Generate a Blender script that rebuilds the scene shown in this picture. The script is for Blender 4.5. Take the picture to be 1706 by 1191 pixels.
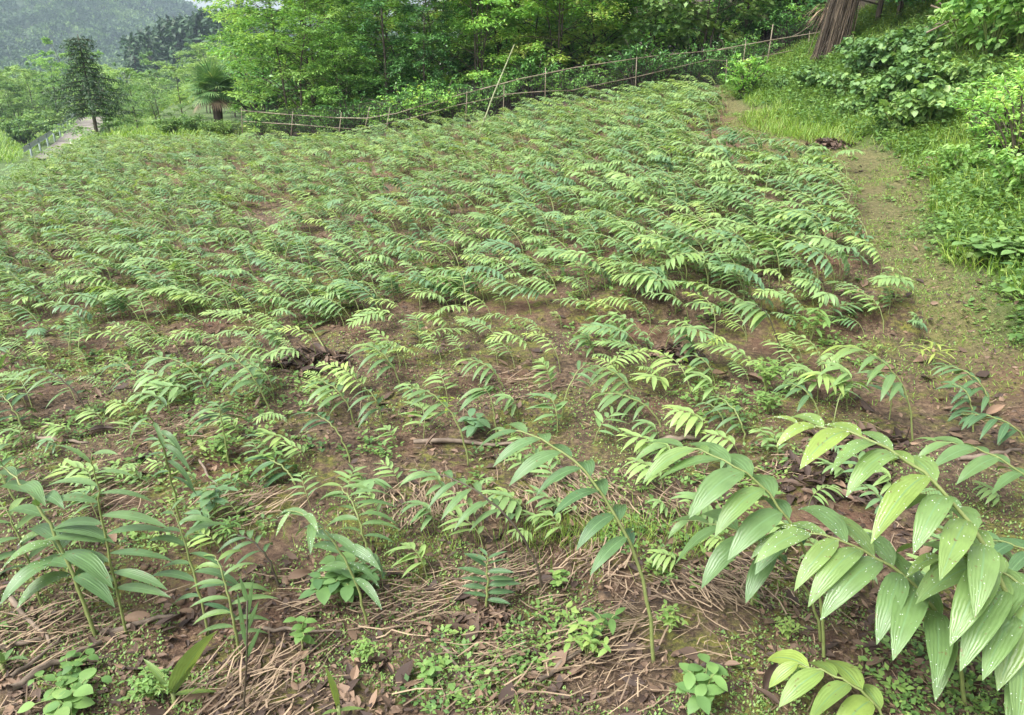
import bpy, math, random
import numpy as np
from mathutils import Vector

R = math.radians
rng = np.random.default_rng(11)
random.seed(5)
for o in list(bpy.data.objects):
    bpy.data.objects.remove(o)
SC = bpy.context.scene
COL = SC.collection

# ------------------------------------------------------------------ camera, sky, sun, exposure
CAM_Z, PITCH, FPX = 1.6, R(21.0), 1265.0
cd = bpy.data.cameras.new('camera')
cd.sensor_width = 36.0
cd.lens = FPX / 1706.0 * 36.0
cd.clip_start, cd.clip_end = 0.05, 6000.0
cam = bpy.data.objects.new('camera', cd)
COL.objects.link(cam)
cam.location = (0, 0, CAM_Z)
cam.rotation_euler = (math.pi / 2 - PITCH, 0, 0)
SC.camera = cam

SUN_EL, SUN_AZ = R(54), R(-125)          # azimuth measured from +Y towards +X
w = bpy.data.worlds.new('World')
SC.world = w
w.use_nodes = True
nt = w.node_tree
bg = nt.nodes['Background']
sky = nt.nodes.new('ShaderNodeTexSky')
sky.sky_type = 'NISHITA'
sky.sun_disc = False
sky.sun_elevation = SUN_EL
sky.sun_rotation = SUN_AZ
sky.dust_density = 4.0
sky.ozone_density = 0.6
hs = nt.nodes.new('ShaderNodeHueSaturation')
hs.inputs['Saturation'].default_value = 0.24     # cloud veil: the blue of the sky greys out
nt.links.new(sky.outputs[0], hs.inputs['Color'])
nt.links.new(hs.outputs[0], bg.inputs['Color'])
bg.inputs['Strength'].default_value = 0.105
sd = bpy.data.lights.new('sun', 'SUN')
sd.energy = 1.5
sd.angle = R(34)
sd.color = (1.0, 0.975, 0.93)
sun = bpy.data.objects.new('sun', sd)
COL.objects.link(sun)
sdir = Vector((math.sin(SUN_AZ) * math.cos(SUN_EL), math.cos(SUN_AZ) * math.cos(SUN_EL), math.sin(SUN_EL)))
sun.rotation_euler = sdir.to_track_quat('Z', 'Y').to_euler()
sun.location = sdir * 50 + Vector((0, 0, 40))
SC.view_settings.view_transform = 'Standard'
SC.view_settings.look = 'None'
SC.view_settings.exposure = 1.80
SC.view_settings.gamma = 1.0
SC.render.engine = 'CYCLES'
SC.cycles.use_denoising = True
SC.cycles.use_adaptive_sampling = False
SC.cycles.max_bounces = 6
SC.cycles.diffuse_bounces = 3
SC.cycles.glossy_bounces = 2
SC.cycles.transmission_bounces = 3
SC.cycles.transparent_max_bounces = 6
SC.cycles.volume_bounces = 0

# ------------------------------------------------------------------ small helpers
def nrm(a):
    return a / np.maximum(np.linalg.norm(a, axis=-1, keepdims=True), 1e-9)

def sstep(a, b, x):
    t = np.clip((np.asarray(x, float) - a) / (b - a), 0, 1)
    return t * t * (3 - 2 * t)

def sig(x):
    return 1.0 / (1.0 + np.exp(-np.clip(x, -40, 40)))

def softp(x, k=4.0):
    return np.log1p(np.exp(np.clip(np.asarray(x, float) * k, -40, 40))) / k

def _hash(ix, iy, seed):
    h = (ix.astype(np.int64) * 374761393 + iy.astype(np.int64) * 668265263 + seed * 1442695041) & 0xffffffff
    h = ((h ^ (h >> 13)) * 1274126177) & 0xffffffff
    return ((h ^ (h >> 16)) & 0xffff) / 65535.0

def vnoise(x, y, seed=0):
    x = np.asarray(x, float); y = np.asarray(y, float)
    ix, iy = np.floor(x), np.floor(y)
    fx, fy = x - ix, y - iy
    fx = fx * fx * (3 - 2 * fx); fy = fy * fy * (3 - 2 * fy)
    a = _hash(ix, iy, seed); b = _hash(ix + 1, iy, seed)
    c = _hash(ix, iy + 1, seed); d = _hash(ix + 1, iy + 1, seed)
    return (a * (1 - fx) + b * fx) * (1 - fy) + (c * (1 - fx) + d * fx) * fy

def fbm(x, y, seed=0, n=4):
    s, a, t = 0.0, 0.5, 0.0
    for i in range(n):
        s = s + a * vnoise(np.asarray(x) * 2 ** i, np.asarray(y) * 2 ** i, seed + i * 17)
        t += a; a *= 0.5
    return s / t

# ------------------------------------------------------------------ terrain
PATH_Y = np.array([-5, 2.0, 3.2, 4.0, 4.75, 5.64, 7.0, 8.6, 10.0, 11.2, 12.5, 14.0, 17.0, 30.0])
PATH_X = np.array([3.2, 2.7, 2.6, 2.62, 2.78, 2.97, 3.55, 4.02, 4.05, 3.85, 3.72, 3.75, 4.0, 7.2])

def path_x(y):
    return np.interp(y, PATH_Y, PATH_X)

def terrain(x, y, micro=True):
    x = np.asarray(x, float); y = np.asarray(y, float)
    s = sig((x + 1.8) / 2.0)
    ys = np.clip(y, 0, 24)
    z = 0.082 * softp(ys - 3.2, 2.0) * s
    # low terrace edge between the sparse strip and the dense field
    edge = 4.35 + 0.25 * np.sin(x * 0.9 + 0.6) - 0.10 * x
    z = z + 0.13 * sstep(-0.12, 0.18, y - edge) * sstep(-0.6, 1.2, x)
    # bank that rises from the path
    d = x - path_x(y) - 0.30
    z = z + 0.50 * softp(np.minimum(d, 9), 3.0) * sstep(1.5, 5.0, y + 1.0) + 0.12 * softp(np.clip(d - 9, 0, 40))
    # terraces falling away at the far end and towards the valley
    far_l = sstep(7.8, 10.8, -x - (np.clip(y, 0, 90) - 14) * 0.36)
    z = z - 2.9 * far_l * sstep(6, 13, y)
    z = z - 0.5 * sstep(17.6, 24, y) * (1 - sstep(-7.0, 2.0, x))
    z = z - 5.5 * sstep(70, 130, y) * (1 - sstep(-20, 20, x))
    # hill that closes the valley
    z = z + 17 * np.exp(-((x - 2) / 46) ** 2 - ((y - 175) / 62) ** 2)
    z = z + 5 * sstep(20, 60, y) * sstep(-4, 25, x)
    if micro:
        near = np.exp(-np.maximum(np.hypot(x, y - 6) - 16, 0) / 8)
        z = z + near * (0.10 * (fbm(x * 1.1, y * 1.1, 3, 3) - 0.5) + 0.055 * (fbm(x * 5.0, y * 5.0, 9, 3) - 0.5))
        z = z + 0.8 * (fbm(x * 0.03, y * 0.03, 21, 3) - 0.5) * sstep(25, 80, np.hypot(x, y))
    return z

SP, CP = math.sin(PITCH), math.cos(PITCH)
def ray(px, py):
    dx, dy = (px - 853.0) / FPX, -(py - 595.5) / FPX
    d = np.array([dx, CP + dy * SP, -SP + dy * CP])
    return np.array([0, 0, CAM_Z]), d

def at(px, py, far=400.0):
    """ground point seen at this pixel of the photograph"""
    o, d = ray(px, py)
    t = np.concatenate([np.linspace(0.8, 30, 3000), np.linspace(30.02, far, 3000)])
    p = o[None] + d[None] * t[:, None]
    g = terrain(p[:, 0], p[:, 1])
    below = np.nonzero(p[:, 2] < g)[0]
    i = below[0] if len(below) else len(t) - 1
    q = p[i].copy()
    q[2] = float(terrain(q[0], q[1]))
    return q

def at_depth(px, py, y):
    """point in the air on this pixel at depth y"""
    o, d = ray(px, py)
    return o + d * (y / d[1])

# ------------------------------------------------------------------ materials
def new_mat(name):
    m = bpy.data.materials.new(name)
    m.use_nodes = True
    n = m.node_tree
    b = n.nodes['Principled BSDF']
    return m, n, b

def N(n, t, **k):
    x = n.nodes.new(t)
    for a, v in k.items():
        setattr(x, a, v)
    return x

def ramp(n, stops):
    r = N(n, 'ShaderNodeValToRGB')
    e = r.color_ramp.elements
    while len(e) < len(stops):
        e.new(0.5)
    for i, (p, c) in enumerate(stops):
        e[i].position = p
        e[i].color = (*c, 1)
    return r

def leaf_mat(name, cols, rough=0.45, trans=0.35, spec=0.5, veins=False, objrand=0.35):
    """cols: three or more colours across which each leaf's own tint runs"""
    m, n, b = new_mat(name)
    L = n.links.new
    at_ = N(n, 'ShaderNodeAttribute', attribute_name='tint')
    oi = N(n, 'ShaderNodeObjectInfo')
    mr = N(n, 'ShaderNodeMath', operation='MULTIPLY_ADD')
    L(oi.outputs['Random'], mr.inputs[0]); mr.inputs[1].default_value = objrand; mr.inputs[2].default_value = -objrand / 2
    ad = N(n, 'ShaderNodeMath', operation='ADD', use_clamp=True)
    L(at_.outputs['Fac'], ad.inputs[0]); L(mr.outputs[0], ad.inputs[1])
    k = len(cols) - 1
    rp = ramp(n, [(i / k, c) for i, c in enumerate(cols)])
    L(ad.outputs[0], rp.inputs[0])
    geo = N(n, 'ShaderNodeNewGeometry')
    ns = N(n, 'ShaderNodeTexNoise'); ns.inputs['Scale'].default_value = 22; ns.inputs['Detail'].default_value = 2
    L(geo.outputs['Position'], ns.inputs['Vector'])
    mp = N(n, 'ShaderNodeMapRange'); mp.inputs['To Min'].default_value = 0.72; mp.inputs['To Max'].default_value = 1.28
    L(ns.outputs[0], mp.inputs[0])
    mx = N(n, 'ShaderNodeMix', data_type='RGBA', blend_type='MULTIPLY'); mx.inputs[0].default_value = 1
    L(rp.outputs[0], mx.inputs[6]); L(mp.outputs[0], mx.inputs[7])
    colout = mx.outputs[2]
    if veins:
        lv = N(n, 'ShaderNodeAttribute', attribute_name='lv')
        s = N(n, 'ShaderNodeMath', operation='MULTIPLY'); s.inputs[1].default_value = 21.0
        L(lv.outputs['Fac'], s.inputs[0])
        sn = N(n, 'ShaderNodeMath', operation='SINE'); L(s.outputs[0], sn.inputs[0])
        ab = N(n, 'ShaderNodeMath', operation='ABSOLUTE'); L(lv.outputs['Fac'], ab.inputs[0])
        rb = N(n, 'ShaderNodeMapRange'); rb.inputs['From Max'].default_value = 0.10
        rb.inputs['To Min'].default_value = 1; rb.inputs['To Max'].default_value = 0
        L(ab.outputs[0], rb.inputs[0])
        m2 = N(n, 'ShaderNodeMix', data_type='RGBA')
        L(rb.outputs[0], m2.inputs[0]); L(colout, m2.inputs[6]); m2.inputs[7].default_value = (*[min(1, c * 1.35 + .02) for c in cols[1]], 1)
        colout = m2.outputs[2]
        n3 = N(n, 'ShaderNodeTexNoise'); n3.inputs['Scale'].default_value = 70; n3.inputs['Detail'].default_value = 4
        L(geo.outputs['Position'], n3.inputs['Vector'])
        r3 = N(n, 'ShaderNodeMapRange'); r3.inputs['From Min'].default_value = 0.66; r3.inputs['From Max'].default_value = 0.72
        L(n3.outputs[0], r3.inputs[0])
        m3 = N(n, 'ShaderNodeMix', data_type='RGBA'); m3.inputs[7].default_value = (0.16, 0.13, 0.05, 1)
        L(r3.outputs[0], m3.inputs[0]); L(colout, m3.inputs[6])
        colout = m3.outputs[2]
        nw = N(n, 'ShaderNodeMath', operation='MULTIPLY_ADD'); nw.inputs[1].default_value = 9.0
        L(ns.outputs[0], nw.inputs[0]); L(s.outputs[0], nw.inputs[2]); L(nw.outputs[0], sn.inputs[0])
        bm = N(n, 'ShaderNodeBump'); bm.inputs['Strength'].default_value = 0.32; bm.inputs['Distance'].default_value = 0.0010
        L(sn.outputs[0], bm.inputs['Height']); L(bm.outputs[0], b.inputs['Normal'])
    L(colout, b.inputs['Base Color'])
    b.inputs['Roughness'].default_value = rough
    b.inputs['Specular IOR Level'].default_value = spec
    if trans > 0:
        tr = N(n, 'ShaderNodeBsdfTranslucent')
        gm = N(n, 'ShaderNodeMix', data_type='RGBA', blend_type='MULTIPLY'); gm.inputs[0].default_value = 1
        gm.inputs[7].default_value = (1.25, 1.2, 0.55, 1)
        L(colout, gm.inputs[6]); L(gm.outputs[2], tr.inputs['Color'])
        ms = N(n, 'ShaderNodeMixShader'); ms.inputs[0].default_value = trans
        L(b.outputs[0], ms.inputs[1]); L(tr.outputs[0], ms.inputs[2])
        L(ms.outputs[0], n.nodes['Material Output'].inputs['Surface'])
    return m

def solid_mat(name, c1, c2, scale=20, rough=0.8, bump=0.3, stretch=(1, 1, 1), objrand=0.0, tint=False):
    m, n, b = new_mat(name)
    L = n.links.new
    tc = N(n, 'ShaderNodeTexCoord')
    mpg = N(n, 'ShaderNodeMapping'); mpg.inputs['Scale'].default_value = stretch
    L(tc.outputs['Object'], mpg.inputs[0])
    ns = N(n, 'ShaderNodeTexNoise'); ns.inputs['Scale'].default_value = scale; ns.inputs['Detail'].default_value = 5
    L(mpg.outputs[0], ns.inputs['Vector'])
    rp = ramp(n, [(0.3, c1), (0.7, c2)])
    src = ns.outputs[0]
    if tint:
        a = N(n, 'ShaderNodeAttribute', attribute_name='tint')
        mm = N(n, 'ShaderNodeMix', data_type='FLOAT'); mm.inputs[0].default_value = 0.7
        L(ns.outputs[0], mm.inputs[2]); L(a.outputs['Fac'], mm.inputs[3])
        src = mm.outputs[0]
    L(src, rp.inputs[0]); L(rp.outputs[0], b.inputs['Base Color'])
    b.inputs['Roughness'].default_value = rough
    bm = N(n, 'ShaderNodeBump'); bm.inputs['Strength'].default_value = bump; bm.inputs['Distance'].default_value = 0.01
    L(ns.outputs[0], bm.inputs['Height']); L(bm.outputs[0], b.inputs['Normal'])
    return m

M = {}
M['crop'] = leaf_mat('crop_leaf', [(0.141, 0.259, 0.124), (0.208, 0.335, 0.124), (0.288, 0.421, 0.134), (0.415, 0.518, 0.119)], 0.42, 0.30, 0.55, objrand=0.5)
M['crop_near'] = leaf_mat('crop_leaf_near', [(0.068, 0.148, 0.066), (0.108, 0.200, 0.078), (0.163, 0.268, 0.092), (0.258, 0.352, 0.074)], 0.36, 0.28, 0.6, veins=True, objrand=0.2)
M['stem_green'] = solid_mat('green_stem', (0.16, 0.20, 0.06), (0.22, 0.26, 0.09), 30, 0.5, 0.1)
M['stem_dark'] = solid_mat('purple_brown_stem', (0.045, 0.032, 0.025), (0.10, 0.085, 0.05), 30, 0.55, 0.1)
M['bright'] = leaf_mat('bright_leaf', [(0.078, 0.191, 0.055), (0.157, 0.328, 0.080), (0.261, 0.452, 0.112), (0.340, 0.521, 0.177)], 0.5, 0.38)
M['mid'] = leaf_mat('mid_leaf', [(0.096, 0.245, 0.062), (0.208, 0.432, 0.100), (0.349, 0.620, 0.142), (0.541, 0.620, 0.197)], 0.45, 0.32)
M['dark'] = leaf_mat('dark_leaf', [(0.036, 0.104, 0.033), (0.066, 0.180, 0.052), (0.120, 0.284, 0.071), (0.209, 0.420, 0.108)], 0.38, 0.15)
M['pale'] = leaf_mat('pale_leaf', [(0.120, 0.235, 0.083), (0.196, 0.344, 0.110), (0.300, 0.453, 0.152), (0.420, 0.562, 0.220)], 0.5, 0.3)
M['big'] = leaf_mat('broad_leaf', [(0.077, 0.169, 0.065), (0.130, 0.247, 0.077), (0.199, 0.338, 0.104), (0.306, 0.429, 0.129)], 0.5, 0.3)
M['lime'] = leaf_mat('lime_leaf', [(0.12, 0.22, 0.03), (0.20, 0.32, 0.04), (0.28, 0.40, 0.05), (0.34, 0.44, 0.09)], 0.5, 0.38)
M['grass'] = leaf_mat('grass_blade', [(0.084, 0.180, 0.033), (0.156, 0.288, 0.044), (0.240, 0.384, 0.061), (0.360, 0.432, 0.110)], 0.5, 0.35)
M['weed'] = leaf_mat('weed_leaf', [(0.07, 0.15, 0.05), (0.12, 0.23, 0.06), (0.18, 0.31, 0.08), (0.27, 0.38, 0.10)], 0.5, 0.3)
M['conifer'] = leaf_mat('conifer_needle', [(0.014, 0.043, 0.017), (0.025, 0.068, 0.024), (0.043, 0.100, 0.034), (0.072, 0.143, 0.048)], 0.5, 0.08)
M['palm'] = leaf_mat('palm_leaf', [(0.047, 0.118, 0.047), (0.086, 0.189, 0.071), (0.142, 0.268, 0.095), (0.315, 0.378, 0.173)], 0.4, 0.2)
M['far'] = leaf_mat('mountain_forest_leaf', [(0.023, 0.060, 0.023), (0.047, 0.101, 0.034), (0.086, 0.169, 0.043), (0.156, 0.254, 0.064)], 0.7, 0.1)
M['straw'] = solid_mat('dry_straw', (0.085, 0.056, 0.036), (0.35, 0.255, 0.165), 14, 0.75, 0.2, tint=True)
M['stalk'] = solid_mat('dry_stalk', (0.045, 0.033, 0.022), (0.155, 0.115, 0.075), 14, 0.8, 0.3, tint=True)
M['clod'] = solid_mat('soil_clod', (0.045, 0.028, 0.018), (0.17, 0.11, 0.065), 60, 0.95, 0.5)
M['deadleaf'] = solid_mat('dead_leaf', (0.045, 0.027, 0.019), (0.225, 0.145, 0.092), 14, 0.7, 0.25, tint=True)
M['bark'] = solid_mat('bark', (0.045, 0.035, 0.026), (0.11, 0.09, 0.07), 14, 0.9, 0.6, (1, 1, 0.25))
M['bark_pale'] = solid_mat('pale_bark', (0.10, 0.085, 0.065), (0.20, 0.18, 0.14), 14, 0.9, 0.5, (1, 1, 0.25))
M['bamboo'] = solid_mat('weathered_bamboo', (0.13, 0.105, 0.07), (0.30, 0.25, 0.18), 9, 0.6, 0.2, (1, 1, 1))
M['bamboo_green'] = solid_mat('pale_green_bamboo', (0.15, 0.17, 0.08), (0.25, 0.27, 0.14), 9, 0.5, 0.15)
M['net'] = solid_mat('black_net', (0.012, 0.012, 0.012), (0.022, 0.02, 0.018), 10, 0.7, 0.0)
M['concrete'] = solid_mat('concrete', (0.17, 0.15, 0.125), (0.25, 0.225, 0.19), 2.5, 0.85, 0.2)
M['steel'] = solid_mat('galvanised_steel', (0.16, 0.21, 0.19), (0.27, 0.33, 0.30), 6, 0.5, 0.05)
M['white'] = solid_mat('white_paint', (0.70, 0.70, 0.68), (0.82, 0.82, 0.80), 5, 0.6, 0.05)
M['roof'] = solid_mat('grey_roof', (0.14, 0.14, 0.14), (0.22, 0.22, 0.21), 5, 0.8, 0.2)
m, n, b = new_mat('water_drop')
b.inputs['Base Color'].default_value = (.62, .70, .60, 1); b.inputs['Roughness'].default_value = .08; b.inputs['Specular IOR Level'].default_value = 1.0
M['drop'] = m
M['wood'] = solid_mat('dead_wood', (0.10, 0.075, 0.055), (0.26, 0.20, 0.15), 18, 0.85, 0.5)

# ------------------------------------------------------------------ mesh builder (numpy)
class MB:
    def __init__(s):
        s.v, s.f, s.t, s.lv, s.n = [], [], [], [], 0
    def add(s, v, f, tint=0.5, lv=None):
        v = np.asarray(v, float).reshape(-1, 3); f = np.asarray(f, np.int64).reshape(-1, 4)
        s.v.append(v); s.f.append(f + s.n)
        s.t.append(np.broadcast_to(np.asarray(tint, float), (len(v),)).copy())
        s.lv.append(np.zeros(len(v)) if lv is None else np.asarray(lv, float))
        s.n += len(v)
        return s
    def arrays(s):
        return np.concatenate(s.v), np.concatenate(s.f), np.concatenate(s.t), np.concatenate(s.lv)
    def mesh(s, name, smooth=True):
        v, f, t, lv = s.arrays()
        return mesh_from(name, v, f, t, lv, smooth)

def mesh_from(name, v, f, t=None, lv=None, smooth=True):
    me = bpy.data.meshes.new(name)
    me.vertices.add(len(v)); me.vertices.foreach_set('co', v.astype(np.float32).ravel())
    k = f.shape[1]
    me.loops.add(len(f) * k); me.loops.foreach_set('vertex_index', f.astype(np.int32).ravel())
    me.polygons.add(len(f)); me.polygons.foreach_set('loop_start', np.arange(0, len(f) * k, k, dtype=np.int32))
    me.polygons.foreach_set('use_smooth', np.full(len(f), smooth, dtype=bool))
    me.update(calc_edges=True)
    for nm, a in (('tint', t), ('lv', lv)):
        if a is not None:
            me.attributes.new(nm, 'FLOAT', 'POINT').data.foreach_set('value', a.astype(np.float32))
    return me

def tag(o, label=None, cat=None, group=None, kind=None):
    for k, v in (('label', label), ('category', cat), ('group', group), ('kind', kind)):
        if v:
            o[k] = v
    return o

def put(name, me, mat, parent=None):
    o = bpy.data.objects.new(name, me)
    if mat is not None:
        if len(me.materials) == 0:
            me.materials.append(mat)
    COL.objects.link(o)
    if parent is not None:
        o.parent = parent
    return o

def build(name, mb, mat, parent=None, smooth=True):
    return put(name, mb.mesh(name, smooth), mat, parent)

def empty(name, loc=(0, 0, 0), rz=0.0, scale=1.0):
    o = bpy.data.objects.new(name, None)
    o.empty_display_size = 0.1
    COL.objects.link(o)
    o.location = loc
    o.rotation_euler = (0, 0, rz)
    o.scale = (scale,) * 3
    return o

def copy_tree(o, loc, rz=0.0, scale=1.0, tilt=(0, 0)):
    c = o.copy(); COL.objects.link(c)
    c.location = loc; c.rotation_euler = (tilt[0], tilt[1], rz); c.scale = (scale,) * 3
    for ch in list(o.children):
        d = ch.copy(); COL.objects.link(d); d.parent = c
        for g in list(ch.children):
            e = g.copy(); COL.objects.link(e); e.parent = d
    return c

def tube(mb, pts, rad, sides=5, tint=0.5, cap=True):
    pts = np.asarray(pts, float)
    n = len(pts)
    rad = np.broadcast_to(np.asarray(rad, float), (n,))
    tg = np.gradient(pts, axis=0) if n > 2 else np.repeat((pts[1] - pts[0])[None], 2, 0)
    tg = nrm(tg)
    ref = np.array([0, 0, 1.0]) if abs(tg[0][2]) < 0.9 else np.array([1.0, 0, 0])
    u = nrm(np.cross(tg, ref[None])); v = np.cross(tg, u)
    a = np.linspace(0, 2 * np.pi, sides, endpoint=False)
    ring = pts[:, None] + rad[:, None, None] * (np.cos(a)[None, :, None] * u[:, None] + np.sin(a)[None, :, None] * v[:, None])
    vv = ring.reshape(-1, 3)
    i = np.arange(n - 1)[:, None] * sides; j = np.arange(sides)[None]
    j2 = (j + 1) % sides
    f = np.stack([i + j, i + j2, i + sides + j2, i + sides + j], -1).reshape(-1, 4)
    if cap:
        e = (n - 1) * sides
        caps = []
        for q in range(1, sides - 1, 2):
            c4 = min(q + 2, sides - 1)
            caps.append([e, e + q, e + q + 1, e + (q + 2 if q + 2 < sides else q + 1)])
        caps = [c if c[2] != c[3] else None for c in caps]
        caps = [c for c in caps if c]
        if caps:
            f = np.concatenate([f, np.array(caps)])
    mb.add(vv, f, tint)

def box(mb, c, s, rz=0.0, tint=0.5):
    x, y, z = np.array(s) / 2
    v = np.array([[-x, -y, -z], [x, -y, -z], [x, y, -z], [-x, y, -z], [-x, -y, z], [x, -y, z], [x, y, z], [-x, y, z]])
    cs, sn = math.cos(rz), math.sin(rz)
    v = v @ np.array([[cs, sn, 0], [-sn, cs, 0], [0, 0, 1]]) + np.array(c)
    f = [[0, 3, 2, 1], [4, 5, 6, 7], [0, 1, 5, 4], [1, 2, 6, 5], [2, 3, 7, 6], [3, 0, 4, 7]]
    mb.add(v, f, tint)

UP = np.array([0, 0, 1.0])
def leaves(mb, base, d, side, L, W, droop=0.8, fold=0.12, nseg=5, tint=0.5, shape=0.42, twist=0.0, across=3):
    """curved leaf blades: base (N,3), initial direction d, side vector, length L, width W; each droops along its length"""
    base = np.asarray(base, float).reshape(-1, 3); n = len(base)
    B = lambda a: np.broadcast_to(np.asarray(a, float), (n,)).copy()
    L, W, droop, fold, tint, twist = B(L), B(W), B(droop), B(fold), B(tint), B(twist)
    d = nrm(np.broadcast_to(d, (n, 3)).copy()); side = np.broadcast_to(side, (n, 3)).copy()
    side = nrm(side - (side * d).sum(-1, keepdims=True) * d)
    p = base.copy()
    t = np.linspace(0, 1, nseg + 1)
    k = math.log(0.5) / math.log(shape)
    prof = np.sin(np.pi * t ** k) ** 0.85
    prof[0] = 0.07; prof[-1] = 0.02
    rows = []; lvs = []
    cols = np.linspace(-1, 1, across)
    for j in range(nseg + 1):
        dj = nrm(d + (droop * t[j])[:, None] * -UP[None])
        if j > 0:
            p = p + dj * (L / nseg)[:, None]
        sj = nrm(side - (side * dj).sum(-1, keepdims=True) * dj)
        nj = np.cross(sj, dj)
        nj = nj * np.sign(nj[:, 2:3] + 1e-6)
        tw = twist * t[j]
        sj2 = sj * np.cos(tw)[:, None] + nj * np.sin(tw)[:, None]
        wj = (W * prof[j] * 0.5)[:, None]
        for c in cols:
            rows.append(p + sj2 * wj * c + nj * wj * abs(c) ** 1.5 * fold[:, None])
            lvs.append(c)
    V = np.stack(rows, 1)                      # N, rows, 3
    kk = V.shape[1]
    fs = []
    for j in range(nseg):
        for c in range(across - 1):
            a = j * across + c
            fs.append([a, a + 1, a + across + 1, a + across])
    fs = np.array(fs)
    F = (np.arange(n)[:, None, None] * kk + fs[None]).reshape(-1, 4)
    mb.add(V.reshape(-1, 3), F, np.repeat(tint, kk), np.tile(np.array(lvs), n))

def cards(mb, base, d, side, L, W, tint=0.5, fold=0.15, mid=0.45):
    """small four-cornered leaves, each one folded quad"""
    base = np.asarray(base, float).reshape(-1, 3); n = len(base)
    B = lambda a: np.broadcast_to(np.asarray(a, float), (n,)).copy()
    L, W, tint = B(L)[:, None], B(W)[:, None], B(tint)
    d = nrm(d); side = nrm(side - (side * d).sum(-1, keepdims=True) * d)
    nn = np.cross(side, d)
    m = base + d * L * mid
    V = np.stack([base, m + side * W * .5 + nn * W * fold, base + d * L, m - side * W * .5 + nn * W * fold], 1)
    F = np.arange(n * 4).reshape(-1, 4)
    mb.add(V.reshape(-1, 3), F, np.repeat(tint, 4))

def rv(n, s=1.0):
    return rng.normal(0, s, (n, 3))

def ground_pts(xy):
    xy = np.asarray(xy, float)
    return np.column_stack([xy, terrain(xy[:, 0], xy[:, 1])])

def in_poly(x, y, poly):
    poly = np.asarray(poly); ins = np.zeros(len(x), bool)
    j = len(poly) - 1
    for i in range(len(poly)):
        xi, yi = poly[i][:2]; xj, yj = poly[j][:2]
        c = ((yi > y) != (yj > y)) & (x < (xj - xi) * (y - yi) / (yj - yi + 1e-12) + xi)
        ins ^= c
        j = i
    return ins

FB0 = sorted([tuple(at(*p)[:2]) for p in [(388, 232), (510, 237), (660, 223), (830, 196), (1000, 169), (1090, 156), (1215, 141)]])
# field outline, taken from the ground under its edge
FIELD = np.array([at(*p)[:2] for p in [(-420, 330), (-120, 296), (0, 276), (60, 268), (175, 240), (300, 239), (400, 241), (520, 240), (620, 229), (830, 203), (1000, 175),
                                        (1100, 158), (1190, 158), (1215, 180), (1180, 235), (1290, 262), (1390, 268), (1430, 330), (1450, 400), (1480, 470), (1535, 520), (1545, 565)]]
                 + [np.array([1.2, 4.4]), np.array([-1.2, 4.55]), np.array([-6.5, 4.7])])

# ------------------------------------------------------------------ the ground sheet
def axis(segs):
    out = []
    for a, b, st in segs:
        out.append(np.arange(a, b, st))
    return np.concatenate(out + [np.array([segs[-1][1]])])
gx = axis([(-1500, -200, 60), (-200, -60, 8), (-60, -20, 1.0), (-20, -9, 0.25), (-9, -4, 0.08), (-4, 4.5, 0.045), (4.5, 9, 0.09), (9, 20, 0.4), (20, 60, 1.5), (60, 200, 10), (200, 1500, 60)])
gy = axis([(-300, -20, 20), (-20, 0.6, 1.0), (0.6, 6, 0.045), (6, 19, 0.09), (19, 50, 0.5), (50, 240, 4), (240, 1600, 50)])
X, Y = np.meshgrid(gx, gy)
Z = terrain(X, Y)
gv = np.column_stack([X.ravel(), Y.ravel(), Z.ravel()])
nx, ny = len(gx), len(gy)
ii = (np.arange(ny - 1)[:, None] * nx + np.arange(nx - 1)[None]).ravel()
gf = np.column_stack([ii, ii + 1, ii + nx + 1, ii + nx])
gme = mesh_from('ground', gv, gf)
xf, yf = X.ravel(), Y.ravel()
dpath = xf - path_x(yf)
infield = in_poly(xf, yf, FIELD).astype(float)
bankw = sstep(0.02, 0.5, dpath + 0.5 * (fbm(xf * 1.5, yf * 1.5, 5, 2) - .5)) * sstep(2.0, 4.0, yf)
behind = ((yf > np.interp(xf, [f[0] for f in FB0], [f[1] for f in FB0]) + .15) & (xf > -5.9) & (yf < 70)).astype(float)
left = sstep(-7.5, -10, xf) * sstep(8, 12, yf)
left = np.maximum(left, sstep(17.3, 18.5, yf) * (xf <= -6))
left = np.maximum(left, sstep(60, 75, yf))
green = np.clip(bankw * (1 - behind * 0.9) + left, 0, 1)
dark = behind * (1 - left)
pathw = np.exp(-(dpath / 0.6) ** 2) * (1 - infield) * sstep(3, 4.5, yf)
for nm, a in (('green', green), ('forestfloor', dark), ('track', pathw)):
    gme.attributes.new(nm, 'FLOAT', 'POINT').data.foreach_set('value', a.astype(np.float32))

m, n, b = new_mat('soil')
Lk = n.links.new
geo = N(n, 'ShaderNodeNewGeometry')
def noise(sc, det=6, rough=0.6):
    x = N(n, 'ShaderNodeTexNoise'); x.inputs['Scale'].default_value = sc; x.inputs['Detail'].default_value = det
    x.inputs['Roughness'].default_value = rough
    Lk(geo.outputs['Position'], x.inputs['Vector']); return x.outputs[0]
def attr(a):
    x = N(n, 'ShaderNodeAttribute', attribute_name=a); return x.outputs['Fac']
def mixc(f, c1, c2):
    x = N(n, 'ShaderNodeMix', data_type='RGBA')
    for s, i in ((f, 0), (c1, 6), (c2, 7)):
        if isinstance(s, tuple): x.inputs[i].default_value = (*s, 1)
        elif isinstance(s, float): x.inputs[i].default_value = s
        else: Lk(s, x.inputs[i])
    return x.outputs[2]
def mrange(s, a, bb, c=0.0, d=1.0):
    x = N(n, 'ShaderNodeMapRange'); x.interpolation_type = 'SMOOTHSTEP'
    for k, v in (('From Min', a), ('From Max', bb), ('To Min', c), ('To Max', d)): x.inputs[k].default_value = v
    Lk(s, x.inputs[0]); return x.outputs[0]
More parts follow.
